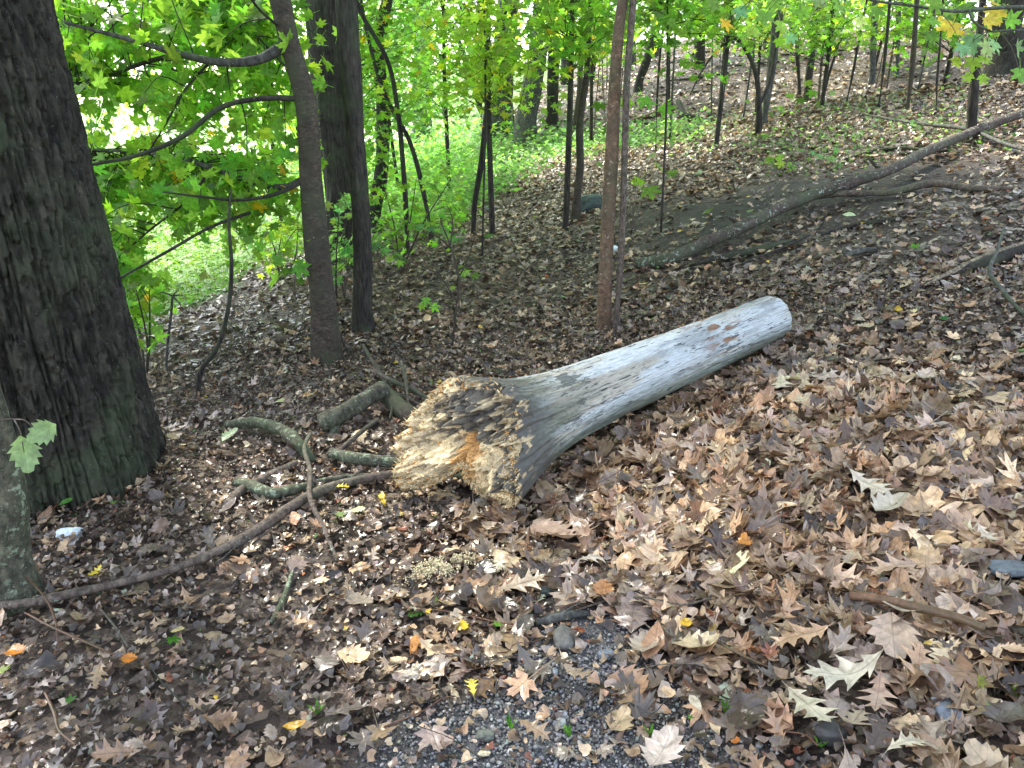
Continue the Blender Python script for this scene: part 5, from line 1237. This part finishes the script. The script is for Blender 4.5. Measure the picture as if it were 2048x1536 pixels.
for a in [('pale tan oak leaf lying flat above the gravel patch', 1040, 1185, 98, 20, tan, 'oak', 3), ('large pinkish curled oak leaf below the log', 1105, 1085, 112, -40, pk, 'broad', 5), ('second pinkish leaf overlapping the large curled one', 1160, 1075, 100, -75, pk, 'oak', 6),
          ('pale oak leaf with a long stalk standing out in the lower litter', 1690, 1368, 158, 175, (.50, .44, .34), 'oak', 8), ('orange-tan oak leaf above the pale long-stalked one', 1600, 1290, 112, 190, (.44, .28, .17), 'oak', 9),
          ('broad orange-tan leaf right of the long-stalked oak leaf', 1782, 1292, 130, 250, (.42, .30, .21), 'broad', 10), ('cream oak leaf with rounded lobes near the bottom', 1612, 1432, 118, 290, crm, 'oak', 11),
          ('pinkish tan leaf under the tip of the long-stalked leaf', 1752, 1408, 108, 240, (.40, .27, .20), 'oak', 12), ('light pinkish oak leaf cut by the bottom edge', 1325, 1520, 118, 60, (.54, .44, .37), 'broad', 13),
          ('tan leaf pointing down at the bottom edge', 1700, 1465, 112, 150, tan, 'oak', 14), ('pale narrow leaf standing at the bottom edge', 1808, 1505, 84, 10, crm, 'oak', 15),
          ('large pale maple leaf on top of the heap right of the log', 1640, 765, 100, 10, (.44, .35, .28), 'maple', 16), ('cream maple leaf below the large pale one', 1600, 815, 66, 80, (.50, .42, .29), 'maple', 17),
          ('pale curled oak leaf beside the heap top', 1560, 780, 80, 250, crm, 'oak', 18), ('round tan leaf by the bare twig', 1850, 765, 54, 40, (.46, .36, .27), 'broad', 19),
          ('light tan oak leaf in the middle of the pale heap', 1780, 1030, 100, 30, (.46, .40, .31), 'broad', 20), ('pointed light tan leaf above the middle of the pale heap', 1735, 985, 92, 300, (.48, .41, .31), 'oak', 21),
          ('upright orange-tan leaf above the smooth reddish branch', 1788, 1150, 100, 190, (.44, .30, .20), 'oak', 22), ('tan pointed leaf at the right rim of the pale heap', 1970, 1090, 62, 280, (.48, .40, .30), 'oak', 23),
          ('cream oak leaf lying below the reddish branch', 1800, 1238, 78, 340, (.50, .44, .32), 'broad', 24), ('torn brown leaf on the gravel', 1155, 1365, 70, 330, (.30, .22, .15), 'oak', 25), ('narrow brown curled leaf at the lower gravel', 1065, 1475, 74, 320, (.28, .19, .12), 'oak', 26),
          ('cream pointed leaf between torn end and pale heap', 1000, 1140, 46, 260, crm, 'oak', 27), ('pale grey leaf hanging over the gravel rim', 1185, 1130, 62, 20, (.46, .40, .32), 'oak', 28),
          ('star-shaped tan leaf left of the bright green leaf', 290, 1300, 40, 0, (.44, .32, .20), 'oak', 29), ('tan leaf behind the star-shaped one', 320, 1265, 50, 80, (.38, .27, .18), 'oak', 30),
          ('bright green maple leaf on the wet litter', 345, 1298, 58, 30, (.06, .24, .02), 'maple', 31), ('pale yellow leaf touching the bright green one', 357, 1278, 30, 0, (.50, .42, .18), 'broad', 32),
          ('glossy orange leaf at the left edge', 36, 1322, 52, 120, (.55, .20, .02), 'broad', 33), ('yellow-green leaf half cut by the left edge', 8, 1362, 52, 60, (.34, .44, .10), 'maple', 34),
          ('small deep orange leaf in the wet litter', 262, 1337, 34, 10, (.50, .18, .02), 'broad', 35), ('yellow leaflets beside the long thin branch', 193, 1162, 34, 70, (.62, .48, .03), 'oak', 36),
          ('yellow fallen leaf in front of the long thin branch', 686, 986, 26, 10, (.66, .48, .03), 'oak', 37), ('tiny yellow leaf left of the torn end', 764, 1006, 20, 90, (.68, .52, .05), 'broad', 38),
          ('pale yellow-green round leaf below the torn end', 716, 1034, 32, 0, (.50, .52, .24), 'broad', 39), ('frayed yellow clump like a leaf above the orange chunk', 855, 1240, 28, 0, (.62, .36, .03), 'maple', 40),
          ('fresh green leaf at the rim of the gravel', 995, 1268, 36, 70, (.16, .40, .05), 'maple', 41), ('yellow curved leaf on the dark gravel', 945, 1390, 44, 100, (.60, .50, .08), 'oak', 42),
          ('narrow orange leaf standing on edge at the bottom', 591, 1470, 50, 10, (.55, .30, .03), 'oval', 43), ('pale green leaf pointing along the crooked stick', 680, 1044, 42, 60, (.26, .38, .14), 'maple', 44),
          ('long green leaf beside the oak foot', 134, 1018, 42, 80, (.10, .26, .05), 'oval', 45), ('green and cream leaf pair right of the oak foot', 232, 1020, 36, 100, (.24, .36, .12), 'maple', 46),
          ('yellow leaf lying alone behind the log', 1285, 576, 30, 70, (.66, .54, .04), 'maple', 47), ('yellow leaf on the bare soil by the lichen branch', 1496, 400, 20, 20, (.66, .46, .05), 'maple', 48),
          ('small yellow leaf near the tip of the lichen branch', 1358, 470, 20, 40, (.64, .46, .05), 'maple', 49), ('pale green leaf on the upper bare soil', 1697, 437, 30, 90, (.42, .50, .28), 'oval', 50),
          ('light green leaf beside the lichen branch', 1500, 430, 28, 70, (.38, .46, .28), 'maple', 51), ('yellow leaf at the far side of the bare soil', 1724, 455, 20, 10, (.62, .46, .06), 'maple', 52),
          ('bright green leaf above the split branch', 1830, 505, 36, 80, (.10, .34, .03), 'maple', 53), ('white-yellow star leaf glowing behind the pale heap', 1826, 634, 28, 60, (.62, .66, .50), 'maple', 54),
          ('dark green leaf below the white-yellow star leaf', 1885, 650, 30, 0, (.06, .22, .08), 'maple', 55), ('pale green large leaf at the mossy curved branch', 462, 884, 44, 60, (.34, .42, .24), 'broad', 56),
          ('yellow-green leaf behind the thick mossy piece', 558, 815, 28, 60, (.46, .50, .20), 'broad', 57), ('rusty leaf patch near the wet sticks', 625, 800, 42, 80, (.36, .16, .03), 'broad', 58),
          ('burnt orange leaf in the pale heap rim', 1487, 1100, 42, 80, (.42, .17, .03), 'broad', 59), ('rusty curled leaf above the gravel', 1205, 1195, 60, 80, (.38, .18, .08), 'broad', 60),
          ('orange-yellow frayed leaf by the orange twig', 1370, 1265, 34, 90, (.56, .34, .03), 'broad', 61), ('small green leaf by the cream oak leaf', 1378, 1456, 28, 0, (.14, .34, .06), 'maple', 62),
          ('cream narrow leaf left of the small green leaf', 1388, 1425, 44, 290, crm, 'oval', 63), ('green leaf low in the left corner litter', 143, 1422, 44, 50, (.06, .20, .03), 'maple', 64)]:
    one_leaf(*a)

# ------------------------------------------------------------------ thin far stems and the pale road beyond the lawn
def thin_stems():
    for i in range(26):
        px = [1100, 1230, 1400, 1500, 1700, 1900][i % 6]+RNG.uniform(-90, 90); Y = RNG.uniform(12, 26); x = (px-1024)/FPX*(Y*CP+.3)
        b = np.array([x, Y, float(h(x, Y))]); hgt = RNG.uniform(2.5, 6); ln = RNG.normal(0, .06, 2)
        P = [b-(0, 0, .1), b+np.array([ln[0]*hgt*.4+RNG.normal(0, .05), 0, hgt*.5]), b+np.array([ln[0]*hgt, ln[1]*hgt, hgt])]
        r = RNG.uniform(.008, .022); V, Fs, U = tube(P, [r, r*.8, r*.4], 6, i, .08, n=22); m = MBuf(); m.add(V, Fs, U=U)
        o = m.build('thin_stem', [M_GREY, M_STICK, M_GREY][i % 3], None, loc=b); tag(o, 'thin bare stem standing on the slope among the far trunks', 'sapling', 'thin stems on the far slope')
thin_stems()
def road():
    ys = np.linspace(-70, -6, 60); V = []
    for x in ys: 
        for dy in (0, 1, 2, 3): yy = 36+dy*8+.15*x; V.append((x, yy, float(h(x, yy))+.03))
    k = np.arange(59)[:, None]*4; j = np.arange(3)[None]; F = np.stack([k+j, k+4+j, k+5+j, k+1+j], -1).reshape(-1, 4)
    m, nt, bs = newmat('pale_road'); ob = N(nt, 'ShaderNodeTexCoord').outputs['Object']
    c = ramp(nt, noise(nt, ob, 3, 5, .6), [(.3, (.42, .42, .41)), (.7, (.55, .55, .54))]); nt.links.new(c, bs.inputs['Base Color']); bs.inputs['Roughness'].default_value = .7
    tag(mesh_np('road', V, [F], m), kind='structure')
road()

def stubs(parent_name, pts, mat):
    root = bpy.data.objects[parent_name]
    for (px, py, dx, dy, w_) in pts:
        a = G(px, py, .04); b_ = a+np.array([dx, dy*.3, abs(dy)*.8+.02]); r = wpx(w_, a)/2
        V, Fs, U = tube([a, (a+b_)/2+RNG.normal(0, .006, 3), b_], [r, r*.8, r*.45], 7, int(px), .12, n=10); m = MBuf(); m.add(V, Fs, U=U); m.build('side_stub', mat, root)
stubs('lichen_branch', [(1480, 450, -.10, .06, 12), (1640, 380, .14, .10, 10), (1760, 340, -.12, .12, 9), (1880, 290, .16, .06, 8)], M_LICHEN)
stubs('long_branch', [(520, 1055, -.05, .05, 9), (700, 962, .06, .04, 8), (250, 1162, .05, .05, 7)], M_STICK)
crumb_g = G(885, 1150); KEEP.append((crumb_g[0], crumb_g[1], .075))
all_litter()
